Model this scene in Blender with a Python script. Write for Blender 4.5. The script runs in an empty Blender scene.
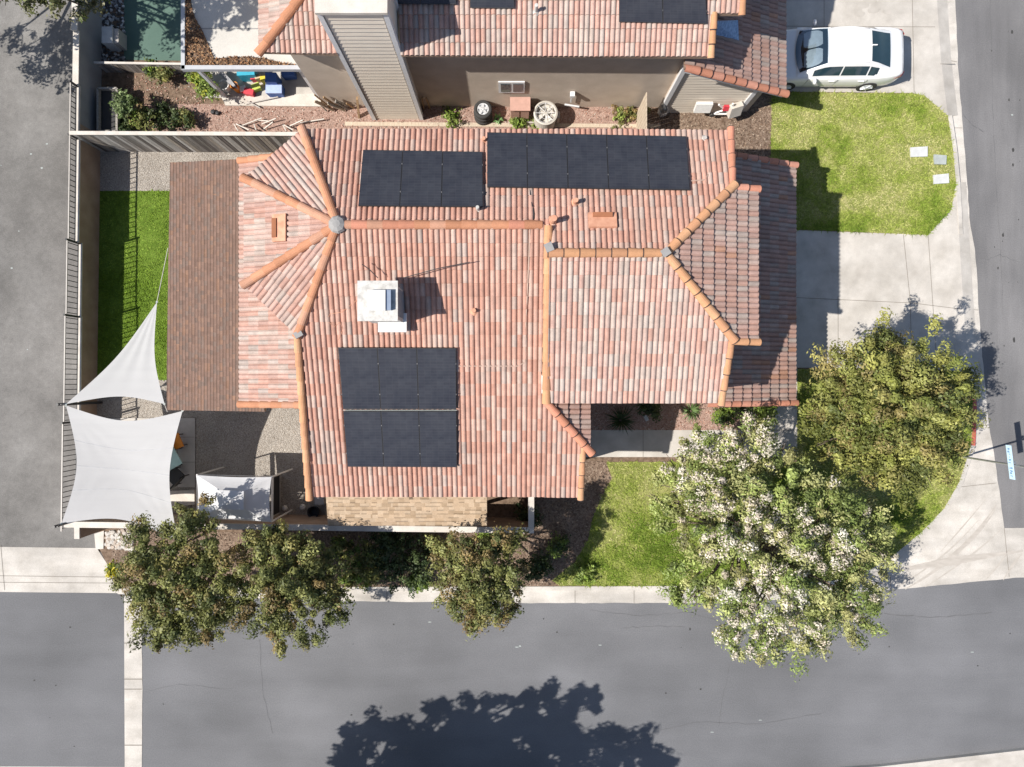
import bpy, bmesh, math, random
import numpy as np
from mathutils import Vector, Matrix
from mathutils.geometry import tessellate_polygon
random.seed(11); RNG = np.random.default_rng(5)
PI = math.pi; R = math.radians
scene = bpy.context.scene
COL = scene.collection
HCAM, FPX, CX, CY = 24.0, 683.0, 512.0, 383.5
KX, KY = 0.85, 0.245            # shadow shift per metre of height

def P(px, py, z=0.0):
    s = (HCAM - z) / FPX
    return Vector(((px - CX) * s, (CY - py) * s, z))
def P2(px, py, z=0.0):
    v = P(px, py, z); return (v.x, v.y)
def poly(pts, z=0.0): return [P2(a, b, z) for a, b in pts]

# ---------------------------------------------------------------- materials
def _n(nt, t, **kw):
    n = nt.nodes.new(t)
    for k, v in kw.items(): setattr(n, k, v)
    return n
def ramp(nt, cols, lo=0.3, hi=0.7):
    r = _n(nt, 'ShaderNodeValToRGB'); e = r.color_ramp.elements
    while len(e) < len(cols): e.new(0.5)
    for i, c in enumerate(cols):
        e[i].position = lo + (hi - lo) * i / max(1, len(cols) - 1); e[i].color = (*c, 1)
    return r
def mk(name, cols, scale=4, detail=6, rough=0.85, bump=0.0, bscale=80, bdist=0.01, attr=False, metal=0.0, spec=0.3,
       stretch=None, fine=0.0, fscale=200, big=None, trans=0.0, kind='noise', lo=0.3, hi=0.7, coat=0.0):
    m = bpy.data.materials.new(name); m.use_nodes = True
    nt = m.node_tree; L = nt.links.new
    b = nt.nodes['Principled BSDF']
    b.inputs['Roughness'].default_value = rough; b.inputs['Metallic'].default_value = metal
    b.inputs['Specular IOR Level'].default_value = spec
    if coat: b.inputs['Coat Weight'].default_value = coat; b.inputs['Coat Roughness'].default_value = 0.05
    tc = _n(nt, 'ShaderNodeTexCoord'); mp = _n(nt, 'ShaderNodeMapping')
    L(tc.outputs['Object'], mp.inputs['Vector'])
    if stretch: mp.inputs['Scale'].default_value = stretch
    if kind == 'voronoi':
        t = _n(nt, 'ShaderNodeTexVoronoi'); t.inputs['Scale'].default_value = scale
        sep = _n(nt, 'ShaderNodeSeparateColor'); L(t.outputs['Color'], sep.inputs[0]); fac = sep.outputs[0]
        dist = t.outputs['Distance']
    else:
        t = _n(nt, 'ShaderNodeTexNoise'); t.inputs['Scale'].default_value = scale; t.inputs['Detail'].default_value = detail
        fac = t.outputs['Fac']
    L(mp.outputs[0], t.inputs['Vector'])
    r = ramp(nt, cols, lo, hi); L(fac, r.inputs[0]); c = r.outputs[0]
    if attr:
        a = _n(nt, 'ShaderNodeAttribute', attribute_name='Col')
        mx = _n(nt, 'ShaderNodeMix', data_type='RGBA', blend_type='MULTIPLY'); mx.inputs[0].default_value = 1
        L(a.outputs['Color'], mx.inputs[6]); L(c, mx.inputs[7]); c = mx.outputs[2]
    def over(c, sc, amt, st=None, w=(0.35, 0.65)):
        t2 = _n(nt, 'ShaderNodeTexNoise'); t2.inputs['Scale'].default_value = sc; t2.inputs['Detail'].default_value = 4
        if st:
            m2 = _n(nt, 'ShaderNodeMapping'); m2.inputs['Scale'].default_value = st
            L(tc.outputs['Object'], m2.inputs['Vector']); L(m2.outputs[0], t2.inputs['Vector'])
        else: L(tc.outputs['Object'], t2.inputs['Vector'])
        r2 = ramp(nt, [(1 - amt,) * 3, (1 + amt * 0.6,) * 3], *w); L(t2.outputs['Fac'], r2.inputs[0])
        mx = _n(nt, 'ShaderNodeMix', data_type='RGBA', blend_type='MULTIPLY'); mx.inputs[0].default_value = 1
        L(c, mx.inputs[6]); L(r2.outputs[0], mx.inputs[7]); return mx.outputs[2]
    if fine: c = over(c, fscale, fine)
    for bg in (big or []): c = over(c, *bg)
    L(c, b.inputs['Base Color'])
    if bump:
        bt = _n(nt, 'ShaderNodeTexNoise'); bt.inputs['Scale'].default_value = bscale; bt.inputs['Detail'].default_value = 3
        L(tc.outputs['Object'], bt.inputs['Vector'])
        bp = _n(nt, 'ShaderNodeBump'); bp.inputs['Strength'].default_value = bump; bp.inputs['Distance'].default_value = bdist
        L(dist if kind == 'voronoi' else bt.outputs['Fac'], bp.inputs['Height'])
        if kind == 'voronoi': bp.invert = True
        L(bp.outputs[0], b.inputs['Normal'])
    if trans:
        tr = _n(nt, 'ShaderNodeBsdfTranslucent'); L(c, tr.inputs['Color'])
        ms = _n(nt, 'ShaderNodeMixShader'); ms.inputs[0].default_value = trans
        L(b.outputs[0], ms.inputs[1]); L(tr.outputs[0], ms.inputs[2]); L(ms.outputs[0], nt.nodes['Material Output'].inputs['Surface'])
    return m
def flat(name, c, rough=0.6, metal=0, spec=0.4, v=0.08, scale=8, **kw):
    return mk(name, [tuple(x * (1 - v) for x in c), tuple(min(1, x * (1 + v)) for x in c)], scale=scale, rough=rough, metal=metal, spec=spec, **kw)
W1 = (1, 1, 1); W9 = (0.86, 0.86, 0.86)
M = {}
M['soil'] = mk('soil', [(.11, .075, .05), (.19, .13, .09), (.25, .18, .13)], scale=9, detail=10, bump=.6, bscale=60, bdist=.03, fine=.4, fscale=60)
M['mulch'] = mk('mulch', [(.13, .085, .06), (.24, .17, .125), (.33, .25, .19)], scale=14, detail=10, bump=.8, bscale=50, bdist=.04, fine=.45, fscale=45, big=[(1.1, .2)])
M['red_mulch'] = mk('red_mulch', [(.29, .18, .145), (.39, .26, .21), (.48, .345, .29)], scale=16, detail=10, bump=.8, bscale=50, bdist=.04, fine=.45, fscale=45)
M['road'] = mk('road_asphalt', [(.138, .14, .148), (.155, .157, .166), (.172, .174, .184)], scale=.55, detail=8, rough=.8, stretch=(.5, 1, 1), bump=.3, bscale=160, fine=.16, fscale=130, big=[(.09, .24), (1.1, .05, (.15, 1.2, 1)), (.45, .08), (26, .12)])
M['side_road'] = mk('side_road_asphalt', [(.145, .143, .147), (.175, .172, .175), (.205, .201, .203)], scale=.6, detail=8, rough=.8, stretch=(1.6, .35, 1), bump=.25, bscale=160, fine=.2, fscale=110, big=[(.3, .18), (2.5, .06, (1.6, .2, 1)), (26, .12)])
M['alley'] = mk('alley_asphalt', [(.145, .139, .132), (.18, .173, .164), (.215, .208, .198)], scale=.5, detail=9, rough=.85, bump=.25, bscale=160, fine=.2, fscale=110, big=[(.15, .16), (1.6, .1), (6, .08), (26, .12)])
M['conc'] = mk('concrete', [(.425, .395, .355), (.48, .45, .41), (.525, .495, .455)], scale=1.4, detail=9, rough=.85, bump=.12, bscale=120, fine=.1, fscale=60, big=[(.35, .1), (3.5, .07)])
M['gutter'] = mk('gutter_concrete', [(.425, .395, .355), (.495, .465, .425), (.54, .51, .47)], scale=1.7, detail=10, rough=.85, bump=.12, bscale=120, fine=.12, fscale=50, big=[(.6, .14), (1.3, .1, (.3, 2, 1))])
M['joint'] = flat('joint', (.2, .18, .155), .95)
M['stain'] = mk('stain', [(.36, .335, .3), (.45, .42, .385)], scale=3, detail=8, rough=.8)
M['tyremark'] = mk('tyre_mark', [(.36, .33, .295), (.45, .415, .375)], scale=3, detail=8, rough=.85, stretch=(1, 3, 1))
M['crack'] = flat('crack', (.115, .115, .12), .9)
M['redpaint'] = mk('red_kerb_paint', [(.42, .09, .075), (.55, .13, .11)], scale=9, rough=.7, fine=.2, fscale=40)
M['gravel'] = mk('gravel', [(.26, .225, .19), (.37, .33, .285), (.44, .4, .35), (.54, .5, .45)], kind='voronoi', scale=48, lo=0, hi=1, rough=.9, bump=1, bdist=.03, big=[(1.0, .12)])
M['pebble'] = mk('pebble', [W9, W1], attr=True, scale=20, rough=.75)
M['lawn'] = mk('lawn_soil', [(.17, .2, .045), (.24, .27, .07), (.33, .32, .12)], scale=2.2, detail=9, rough=.95, bump=.6, bscale=70, bdist=.03, fine=.3, fscale=50)
M['grass'] = mk('grass_blades', [W9, W1], attr=True, scale=10, rough=.75, spec=.2, trans=.15)
M['pile'] = mk('turf_pile', [W9, W1], attr=True, scale=10, rough=.8, spec=.1)
M['turf'] = mk('artificial_turf', [(.08, .14, .012), (.12, .2, .02), (.15, .24, .03)], scale=3.5, detail=8, rough=.95, bump=.8, bscale=90, bdist=.03, fine=.35, fscale=40)
M['rug'] = mk('green_sheet', [(.075, .13, .105), (.105, .17, .14)], scale=.9, rough=.8, bump=.1, bscale=30)
M['leaf'] = mk('leaf', [W9, W1], attr=True, scale=6, rough=.55, spec=.35, trans=.2)
M['petal'] = mk('petal', [W9, W1], attr=True, scale=6, rough=.7, spec=.2, trans=.25)
M['bark'] = mk('bark', [(.1, .075, .055), (.2, .155, .12)], scale=12, rough=.9, bump=.6, bscale=30)
M['tile'] = mk('roof_tile', [(.8, .8, .8), W1], attr=True, scale=5, detail=8, rough=.8, spec=.25, bump=.15, bscale=60, fine=.14, fscale=45, big=[(.6, .05), (3, .06)])
M['cap'] = mk('ridge_tile', [(.85, .85, .85), W1], attr=True, scale=5, detail=8, rough=.8, spec=.25, fine=.1, fscale=40)
M['shingle'] = mk('shingle', [(.86, .86, .86), W1], attr=True, scale=9, detail=8, rough=.92, spec=.15, fine=.2, fscale=90)
M['stucco'] = mk('stucco', [(.49, .415, .345), (.56, .48, .405)], scale=2.5, detail=8, rough=.92, bump=.3, bscale=110, fine=.08, fscale=60)
M['stucco_dark'] = mk('stucco_brown', [(.29, .22, .165), (.38, .295, .225)], scale=2.2, detail=8, rough=.92, bump=.3, bscale=110, fine=.08, fscale=60)
M['siding'] = mk('siding', [(.68, .6, .51), (.75, .68, .58)], scale=2, rough=.75, stretch=(1, 1, 6), fine=.05, fscale=50)
M['gutterw'] = flat('gutter_paint', (.43, .44, .46), .5, v=.04)
M['trim'] = flat('trim_paint', (.66, .665, .68), .5, v=.04)
M['cream'] = mk('cream_block', [(.5, .46, .41), (.62, .58, .53)], scale=3, detail=8, rough=.9, bump=.15, bscale=60, fine=.1, fscale=40)
M['block'] = mk('block_wall', [(.3, .215, .16), (.4, .3, .23)], scale=2, detail=8, rough=.92, bump=.3, bscale=90, fine=.1, fscale=50)
M['block_grey'] = mk('grey_wall', [(.27, .27, .275), (.35, .35, .355)], scale=1.5, detail=8, rough=.92, bump=.2, bscale=70)
M['iron'] = flat('iron', (.035, .035, .038), .5)
M['rail'] = flat('rail_metal', (.42, .39, .36), .5)
M['wood_grey'] = mk('weathered_wood', [(.17, .155, .14), (.3, .28, .255), (.42, .395, .365)], scale=5, detail=8, rough=.9, stretch=(8, 8, .6), fine=.15, fscale=30)
M['plank'] = mk('plank', [(.6, .6, .6), W1], attr=True, scale=5, detail=8, rough=.9, stretch=(8, 8, .6), fine=.15, fscale=30)
M['wood'] = mk('wood', [(.24, .15, .085), (.42, .29, .17)], scale=5, detail=8, rough=.8, stretch=(1, 8, 8))
M['wood_pale'] = mk('pale_wood', [(.4, .33, .25), (.55, .47, .37)], scale=5, detail=8, rough=.85, stretch=(6, 1, 6))
M['fascia'] = flat('fascia', (.3, .21, .155), .8)
M['sail'] = mk('shade_fabric', [(.5, .5, .505), (.53, .53, .535)], scale=.8, detail=5, rough=.9, spec=.1, stretch=(.5, 5, 1), fine=.03, fscale=160, trans=.27)
M['seam'] = flat('sail_seam', (.38, .385, .395), .9)
M['canopy'] = mk('canopy_fabric', [(.6, .6, .61), (.66, .66, .67)], scale=3, rough=.85, spec=.1, trans=.15, bump=.15, bscale=5)
M['white'] = flat('white_metal', (.74, .73, .71), .5, v=.05, fine=.06, fscale=12)
M['white_old'] = mk('aged_white_metal', [(.36, .35, .33), (.5, .49, .465), (.56, .55, .53)], scale=7, detail=9, rough=.6, fine=.08, fscale=30)
M['roof_white'] = mk('pale_roof_coat', [(.47, .45, .41), (.54, .52, .48)], scale=1.5, detail=8, rough=.9, fine=.08, fscale=40)
M['duct'] = flat('duct_metal', (.3, .36, .46), .35, metal=.6)
M['pipe_tan'] = flat('tan_conduit', (.4, .29, .235), .7)
M['steel'] = flat('steel', (.5, .51, .52), .4, metal=.8)
M['lead'] = flat('lead_flashing', (.27, .265, .26), .85)
M['black'] = flat('black_plastic', (.03, .03, .032), .6)
M['rubber'] = flat('rubber', (.045, .044, .043), .85, fine=.2, fscale=30)
M['terra'] = mk('terracotta', [(.46, .22, .14), (.6, .33, .22)], scale=6, rough=.85)
M['rust'] = flat('rust', (.3, .12, .06), .9)
M['pinkbox'] = flat('pink_beige_paint', (.48, .29, .235), .7)
M['condenser'] = flat('condenser_paint', (.5, .47, .42), .55)
M['carpaint'] = flat('car_paint', (.8, .8, .8), .25, v=.01, spec=.5, coat=.6)
M['silver'] = flat('silver_shade', (.7, .72, .74), .35, metal=.35)
M['tail'] = flat('tail_light', (.5, .03, .03), .2)
M['sign'] = flat('sign_blue', (.5, .68, .82), .5, v=.06)
M['signink'] = flat('sign_ink', (.17, .29, .47), .6)
M['bluesheet'] = mk('blue_sheet', [(.12, .22, .42), (.32, .5, .74)], scale=14, detail=6, rough=.35, stretch=(3, .6, 1))
M['stone'] = flat('stone', (.62, .6, .56), .85, v=.1)
M['lid_white'] = flat('pale_cover', (.5, .51, .505), .7, v=.1); M['lid_grey'] = flat('grey_cover', (.33, .36, .35), .8, v=.12)
M['litter'] = mk('litter', [W9, W1], attr=True, scale=12, rough=.9)
for k, c in dict(orange=(.72, .25, .03), red=(.55, .05, .07), blue=(.05, .12, .36), paleblue=(.36, .45, .7), teal=(.04, .36, .5), yellow=(.6, .5, .05), lime=(.45, .52, .1), grey=(.28, .28, .29), sand=(.55, .42, .27), aqua=(.4, .58, .55)).items():
    M[k] = flat('paint_' + k, c, .55, v=.1)
def glass_mat(name, tint, fac):
    m = bpy.data.materials.new(name); m.use_nodes = True; nt = m.node_tree
    g = _n(nt, 'ShaderNodeBsdfGlossy'); g.inputs['Roughness'].default_value = .03; g.inputs['Color'].default_value = (.8, .85, .9, 1)
    t = _n(nt, 'ShaderNodeBsdfTransparent'); t.inputs['Color'].default_value = (*tint, 1)
    x = _n(nt, 'ShaderNodeMixShader'); x.inputs[0].default_value = fac
    nt.links.new(t.outputs[0], x.inputs[1]); nt.links.new(g.outputs[0], x.inputs[2])
    nt.links.new(x.outputs[0], nt.nodes['Material Output'].inputs['Surface']); return m
M['glass'] = glass_mat('car_glass', (.55, .62, .66), .16)
M['darkglass'] = flat('dark_glass', (.02, .045, .06), .04, spec=.6)  # teal window reflection is tinted into the base colour
def solar_mat():
    m = bpy.data.materials.new('solar_cells'); m.use_nodes = True; nt = m.node_tree; L = nt.links.new
    b = nt.nodes['Principled BSDF']
    uv = _n(nt, 'ShaderNodeUVMap', uv_map='UV')
    br = _n(nt, 'ShaderNodeTexBrick'); br.offset = 0; br.inputs['Scale'].default_value = 1
    br.inputs['Brick Width'].default_value = 1 / 6; br.inputs['Row Height'].default_value = 1 / 20
    br.inputs['Mortar Size'].default_value = .0035; br.inputs['Mortar Smooth'].default_value = .3
    br.inputs['Color1'].default_value = (.012, .014, .022, 1); br.inputs['Color2'].default_value = (.018, .021, .03, 1); br.inputs['Mortar'].default_value = (.027, .028, .036, 1)
    L(uv.outputs[0], br.inputs['Vector'])
    tc = _n(nt, 'ShaderNodeTexCoord'); no = _n(nt, 'ShaderNodeTexNoise'); no.inputs['Scale'].default_value = 2.5; no.inputs['Detail'].default_value = 6
    L(tc.outputs['Object'], no.inputs['Vector'])
    r = ramp(nt, [(.012, .012, .013), (.026, .026, .027)]); L(no.outputs['Fac'], r.inputs[0])
    mx = _n(nt, 'ShaderNodeMix', data_type='RGBA', blend_type='ADD'); mx.inputs[0].default_value = 1
    L(br.outputs['Color'], mx.inputs[6]); L(r.outputs[0], mx.inputs[7]); L(mx.outputs[2], b.inputs['Base Color'])
    b.inputs['Roughness'].default_value = .22; b.inputs['Specular IOR Level'].default_value = .35
    return m
M['solar'] = solar_mat()
M['panelframe'] = flat('panel_frame', (.03, .03, .033), .4)
M['clamp'] = flat('clamp', (.12, .12, .125), .5, metal=.4)

# ---------------------------------------------------------------- mesh helpers
class MB:
    def __init__(s): s.v = []; s.f = []; s.c = []; s.m = []; s.uv = {}
    def add(s, vs, fs, c=(1, 1, 1), mi=0):
        o = len(s.v); s.v.extend([tuple(x) for x in vs])
        for f in fs: s.f.append([o + i for i in f]); s.c.append(c); s.m.append(mi)
        return s
    def box(s, c, d, rz=0, c_=(1, 1, 1), mi=0, rx=0, ry=0, taper=1.0):
        hx, hy, hz = d[0] / 2, d[1] / 2, d[2] / 2
        mt = Matrix.Rotation(rz, 3, 'Z') @ Matrix.Rotation(ry, 3, 'Y') @ Matrix.Rotation(rx, 3, 'X')
        vs = []
        for z in (-1, 1):
            k = taper if z > 0 else 1
            for x, y in ((-1, -1), (1, -1), (1, 1), (-1, 1)): vs.append(Vector(c) + mt @ Vector((x * hx * k, y * hy * k, z * hz)))
        return s.add(vs, [(3, 2, 1, 0), (4, 5, 6, 7), (0, 1, 5, 4), (1, 2, 6, 5), (2, 3, 7, 6), (3, 0, 4, 7)], c_, mi)
    def bar(s, a, b, w, h=None, c_=(1, 1, 1), mi=0):
        a = Vector(a); b = Vector(b); d = b - a; h = h or w
        if d.length < 1e-6: return s
        z = d.normalized(); up = Vector((0, 0, 1)) if abs(z.z) < .95 else Vector((1, 0, 0))
        x = up.cross(z).normalized(); y = z.cross(x)
        vs = [p + x * sx * w / 2 + y * sy * h / 2 for p in (a, b) for sx, sy in ((-1, -1), (1, -1), (1, 1), (-1, 1))]
        return s.add(vs, [(3, 2, 1, 0), (4, 5, 6, 7), (0, 1, 5, 4), (1, 2, 6, 5), (2, 3, 7, 6), (3, 0, 4, 7)], c_, mi)
    def tube(s, pts, rs, n=8, c_=(1, 1, 1), mi=0):
        pts = [Vector(p) for p in pts]
        if not isinstance(rs, (list, tuple)): rs = [rs] * len(pts)
        vs = []; fs = []
        for i, p in enumerate(pts):
            d = (pts[min(i + 1, len(pts) - 1)] - pts[max(i - 1, 0)]).normalized()
            up = Vector((0, 0, 1)) if abs(d.z) < .9 else Vector((1, 0, 0))
            x = up.cross(d).normalized(); y = d.cross(x)
            for k in range(n):
                a = 2 * PI * k / n; vs.append(p + (x * math.cos(a) + y * math.sin(a)) * rs[i])
        for i in range(len(pts) - 1):
            for k in range(n): fs.append((i * n + k, i * n + (k + 1) % n, (i + 1) * n + (k + 1) % n, (i + 1) * n + k))
        fs.append(tuple(range(n))[::-1]); fs.append(tuple(range((len(pts) - 1) * n, len(pts) * n)))
        return s.add(vs, fs, c_, mi)
    def lathe(s, c, prof, n=24, c_=(1, 1, 1), mi=0):
        c = Vector(c); vs = []; fs = []
        for r, z in prof:
            for k in range(n): a = 2 * PI * k / n; vs.append(c + Vector((r * math.cos(a), r * math.sin(a), z)))
        for i in range(len(prof) - 1):
            for k in range(n): fs.append((i * n + k, i * n + (k + 1) % n, (i + 1) * n + (k + 1) % n, (i + 1) * n + k))
        fs.append(tuple(range(n))[::-1]); fs.append(tuple(range((len(prof) - 1) * n, len(prof) * n)))
        return s.add(vs, fs, c_, mi)
    def sheet(s, pts, z, mi=0, c_=(1, 1, 1)):
        vs = [(p[0], p[1], z if not callable(z) else z(p[0], p[1])) for p in pts]
        tri = tessellate_polygon([[Vector((p[0], p[1], 0)) for p in pts]])
        fs = []
        for t in tri:
            a, b, c = [Vector(vs[i]) for i in t]
            fs.append(tuple(t) if (b - a).cross(c - a).z > 0 else tuple(t)[::-1])
        return s.add(vs, fs, c_, mi)
    def prism(s, pts, z0, z1, mi=0, c_=(1, 1, 1)):
        f0 = z0 if callable(z0) else (lambda x, y: z0); f1 = z1 if callable(z1) else (lambda x, y: z1)
        area = sum(pts[i][0] * pts[(i + 1) % len(pts)][1] - pts[(i + 1) % len(pts)][0] * pts[i][1] for i in range(len(pts)))
        if area < 0: pts = pts[::-1]
        n = len(pts)
        s.sheet(pts, f1, mi, c_)
        vs = [(p[0], p[1], f0(*p)) for p in pts] + [(p[0], p[1], f1(*p)) for p in pts]
        fs = [(i, (i + 1) % n, n + (i + 1) % n, n + i) for i in range(n)] + [tuple(range(n))[::-1]]
        return s.add(vs, fs, c_, mi)
    def grid(s, fn, nu, nv, c_=(1, 1, 1), mi=0, flip=False):
        vs = [fn(i / nu, j / nv) for j in range(nv + 1) for i in range(nu + 1)]
        fs = []
        for j in range(nv):
            for i in range(nu):
                q = (j * (nu + 1) + i, j * (nu + 1) + i + 1, (j + 1) * (nu + 1) + i + 1, (j + 1) * (nu + 1) + i)
                fs.append(q[::-1] if flip else q)
        return s.add(vs, fs, c_, mi)

WL = {}
def wloc(o):
    v = Vector((0, 0, 0))
    while o is not None: v = v + o.location; o = o.parent
    return v
def tag(o, label=None, cat=None, group=None, kind=None):
    if label: o['label'] = label
    if cat: o['category'] = cat
    if group: o['group'] = group
    if kind: o['kind'] = kind
    return o
def obj(name, mb, mat, parent=None, smooth=False, loc=None, **tg):
    me = bpy.data.meshes.new(name)
    base = wloc(parent) if parent is not None else Vector((0, 0, 0))
    off = base + (Vector(loc) if loc is not None else Vector((0, 0, 0)))
    if loc is None and parent is None and tg.get('cat') and mb.v:
        a = np.array(mb.v); off = Vector(((a[:, 0].min() + a[:, 0].max()) / 2, (a[:, 1].min() + a[:, 1].max()) / 2, a[:, 2].min())); loc = off
    me.from_pydata([(v[0] - off.x, v[1] - off.y, v[2] - off.z) for v in mb.v], [], mb.f)
    mats = mat if isinstance(mat, (list, tuple)) else [mat]
    for m in mats: me.materials.append(m if not isinstance(m, str) else M[m])
    if len(mats) > 1: me.polygons.foreach_set('material_index', mb.m)
    if any(c != (1, 1, 1) for c in mb.c):
        ca = me.color_attributes.new('Col', 'FLOAT_COLOR', 'CORNER')
        buf = []
        for f, c in zip(mb.f, mb.c): buf.extend(((*c, 1.0)) * len(f))
        ca.data.foreach_set('color', buf)
    if smooth: me.polygons.foreach_set('use_smooth', [True] * len(me.polygons))
    me.update()
    o = bpy.data.objects.new(name, me); COL.objects.link(o)
    if parent is not None: o.parent = parent
    if loc is not None: o.location = loc
    tag(o, **tg); return o
def thing(name, label, cat, loc=(0, 0, 0), group=None):
    o = bpy.data.objects.new(name, None); COL.objects.link(o); o.location = loc; o.empty_display_size = .2
    return tag(o, label, cat, group)
def copy_thing(o, loc, label=None, rz=None, parent=None):
    c = o.copy(); COL.objects.link(c)
    if parent is not None: c.parent = parent
    else: c.location = loc
    if rz is not None: c.rotation_euler.z = rz
    if label: c['label'] = label
    for ch in list(o.children): copy_thing(ch, None, parent=c)
    return c
def inpoly(x, y, pts):
    c = False; n = len(pts)
    for i in range(n):
        x1, y1 = pts[i]; x2, y2 = pts[(i + 1) % n]
        if (y1 > y) != (y2 > y) and x < (x2 - x1) * (y - y1) / (y2 - y1) + x1: c = not c
    return c
def struct(name, mb, mat, kind='structure', **k): return obj(name, mb, mat, kind=kind, **k)

# ---------------------------------------------------------------- ground, roads, concrete
LOT = .10
struct('ground', MB().sheet([(-150, -150), (150, -150), (150, 150), (-150, 150)], -.06), 'soil')
BACK = [(118, 586), (345, 586), (540, 585.5), (690, 585), (770, 584), (830, 580), (870, 568), (896, 551), (921, 530), (942, 508), (957, 482), (965, 458), (969, 445), (970.5, 413), (970, 395), (967, 372),
        (964, 340), (960.5, 290), (957, 235), (954, 183), (951, 150), (946, 117), (939, 60), (935, 0), (932, -70)]
OUT = [(118, 594), (345, 601), (540, 603), (690, 603), (800, 599), (880, 591), (942, 585), (1024, 577), (1150, 566), (1150, 525), (1004, 528), (995, 461), (988.6, 426), (984, 375), (980, 330),
       (975, 250), (970, 226), (967, 183), (961, 107), (957.8, 64), (955.4, 0), (953, -70)]
def wob(pts, amp=.02, step=.3):
    out = []
    for i in range(len(pts) - 1):
        a = Vector(pts[i]); b = Vector(pts[i + 1]); n = max(1, int((b - a).length / step))
        for k in range(n):
            p = a.lerp(b, k / n); out.append((p.x + random.uniform(-amp, amp), p.y + random.uniform(-amp, amp)))
    out.append(tuple(pts[-1])); return out
struct('road', MB().sheet([(-60, -45), (60, -45), (60, P2(0, 552)[1]), (-60, P2(0, 552)[1])], 0), 'road')
struct('side_road', MB().sheet([(P2(940, 0)[0], P2(0, 552)[1]), (60, P2(0, 552)[1]), (60, 60), (P2(940, 0)[0], 60)], 0), 'side_road')
back = poly(BACK); out_ = wob(poly(OUT), .015)
struct('alley', MB().sheet([(-60, P2(0, 546)[1]), (P2(101, 0)[0], P2(0, 548)[1]), (P2(101, 0)[0], 60), (-60, 60)], .004), 'alley')
struct('gutter', MB().sheet([(x - .3, y + .3) for x, y in back][::1] + out_[::-1], .008), 'gutter')
# lot platform
lotp = [P2(101, 548), P2(116, 578)] + back + [(P2(932, 0)[0], 60), (P2(101, 0)[0], 60)]
struct('lot_ground', MB().prism(lotp, -.05, LOT), 'soil')
def offset_path(pts, d):
    res = []
    for i, p in enumerate(pts):
        a = Vector(pts[max(0, i - 1)]); b = Vector(pts[min(len(pts) - 1, i + 1)]); t = (b - a).normalized()
        res.append((p[0] + t.y * d, p[1] - t.x * d))
    return res
ko = offset_path(back, .15); kr = offset_path(back, .42)
def kerb(i0, i1, mats, name='kerb', mi=None, pts=None, z0=-.03):
    b = MB(); bk = (pts or back)[i0:i1 + 1]; oo = (offset_path(pts, .15) if pts else ko)[i0:i1 + 1]
    for i in range(len(bk) - 1):
        q = [bk[i], oo[i], oo[i + 1], bk[i + 1]]
        b.add([(x, y, LOT + .02 - (.012 if k in (1, 2) else 0)) for k, (x, y) in enumerate(q)], [(0, 1, 2, 3)], mi=(1 if mi and mi(i + i0) else 0))
        o1 = offset_path(pts or back, .185)[i0:i1 + 1]
        b.add([(*oo[i], LOT + .008), (*o1[i], z0), (*o1[i + 1], z0), (*oo[i + 1], LOT + .008)], [(0, 1, 2, 3)], mi=(1 if mi and mi(i + i0) else 0))
        b.add([(*bk[i], z0), (*bk[i], LOT + .02), (*bk[i + 1], LOT + .02), (*bk[i + 1], z0)], [(0, 1, 2, 3)])
    struct(name, b, mats)
kerb(0, 15, ['gutter', 'redpaint'], mi=lambda i: i in (12, 13))
kerb(18, 21, ['gutter'])
def joints(b, lines, z, w=.018, mi=1):
    for (a, c) in lines:
        a = Vector(a); c = Vector(c); t = (c - a).normalized(); n = Vector((-t.y, t.x)) * w / 2
        b.add([(*(a - n), z), (*(c - n), z), (*(c + n), z), (*(a + n), z)], [(0, 1, 2, 3)], mi=mi)
def jl(l, z=LOT): return [(P2(a, b, z), P2(c, d, z)) for a, b, c, d in l]
def ramp_strip(b, i0, i1):
    for i in range(i0, i1):
        b.add([(*back[i], LOT + .004), (*kr[i], .011), (*kr[i + 1], .011), (*back[i + 1], LOT + .004)], [(0, 1, 2, 3)])
b = MB().sheet(poly([(740, 228), (928, 235), (951.5, 209)], LOT) + [back[19], back[18], back[17], back[16], back[15]] + poly([(930, 369), (740, 367)], LOT), LOT + .004)
ramp_strip(b, 15, 19)
joints(b, jl([(740, 295, 912, 303), (903, 232, 910, 300), (928, 235, 937, 368), (910, 300, 912, 369), (838, 296, 838, 368)]), LOT + .008)
joints(b, jl([(912, 303, 960, 309)]), LOT + .008)
struct('driveway', b, ['conc', 'joint'])
b = MB().sheet(poly([(740, -70)], LOT) + [back[24], back[23], back[22], back[21]] + poly([(925, 96), (912, 93), (740, 91)], LOT), LOT + .004)
ramp_strip(b, 21, 24)
joints(b, jl([(740, 26, 935, 27), (824, -60, 824, 26), (911, -60, 914, 93), (940, 64, 955, 64)]), LOT + .008)
def blob(cx, cy, rx, ry, n=28, j=.25):
    return [(cx + rx * (1 + random.uniform(-j, j)) * math.cos(2 * PI * k / n), cy + ry * (1 + random.uniform(-j, j)) * math.sin(2 * PI * k / n)) for k in range(n)]
for q_ in range(14): b.sheet(poly(blob(random.gauss(873, 11), random.gauss(8, 4.5), random.uniform(2, 7), random.uniform(1.5, 4), 16, .12), LOT), LOT + .006 + q_ * .0004, mi=2)
struct('neighbour_driveway', b, ['conc', 'joint', 'stain'])
b = MB().sheet(poly([(560, 430), (772, 430), (773, 400), (773, 367), (797, 367), (797, 457), (560, 457)], LOT), LOT + .016)
joints(b, jl([(643, 430, 643, 457), (720, 430, 720, 457), (773, 430, 797, 430)]), LOT + .02)
struct('walkway', b, ['conc', 'joint'])
b = MB().sheet(poly([(-300, 543), (97, 548), (116, 577), (119, 593), (-300, 589)]), .012)
joints(b, jl([(-300, 572, 113, 577), (1, 545, 5, 590), (-300, 580, 117, 583)], 0), .016)
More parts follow.
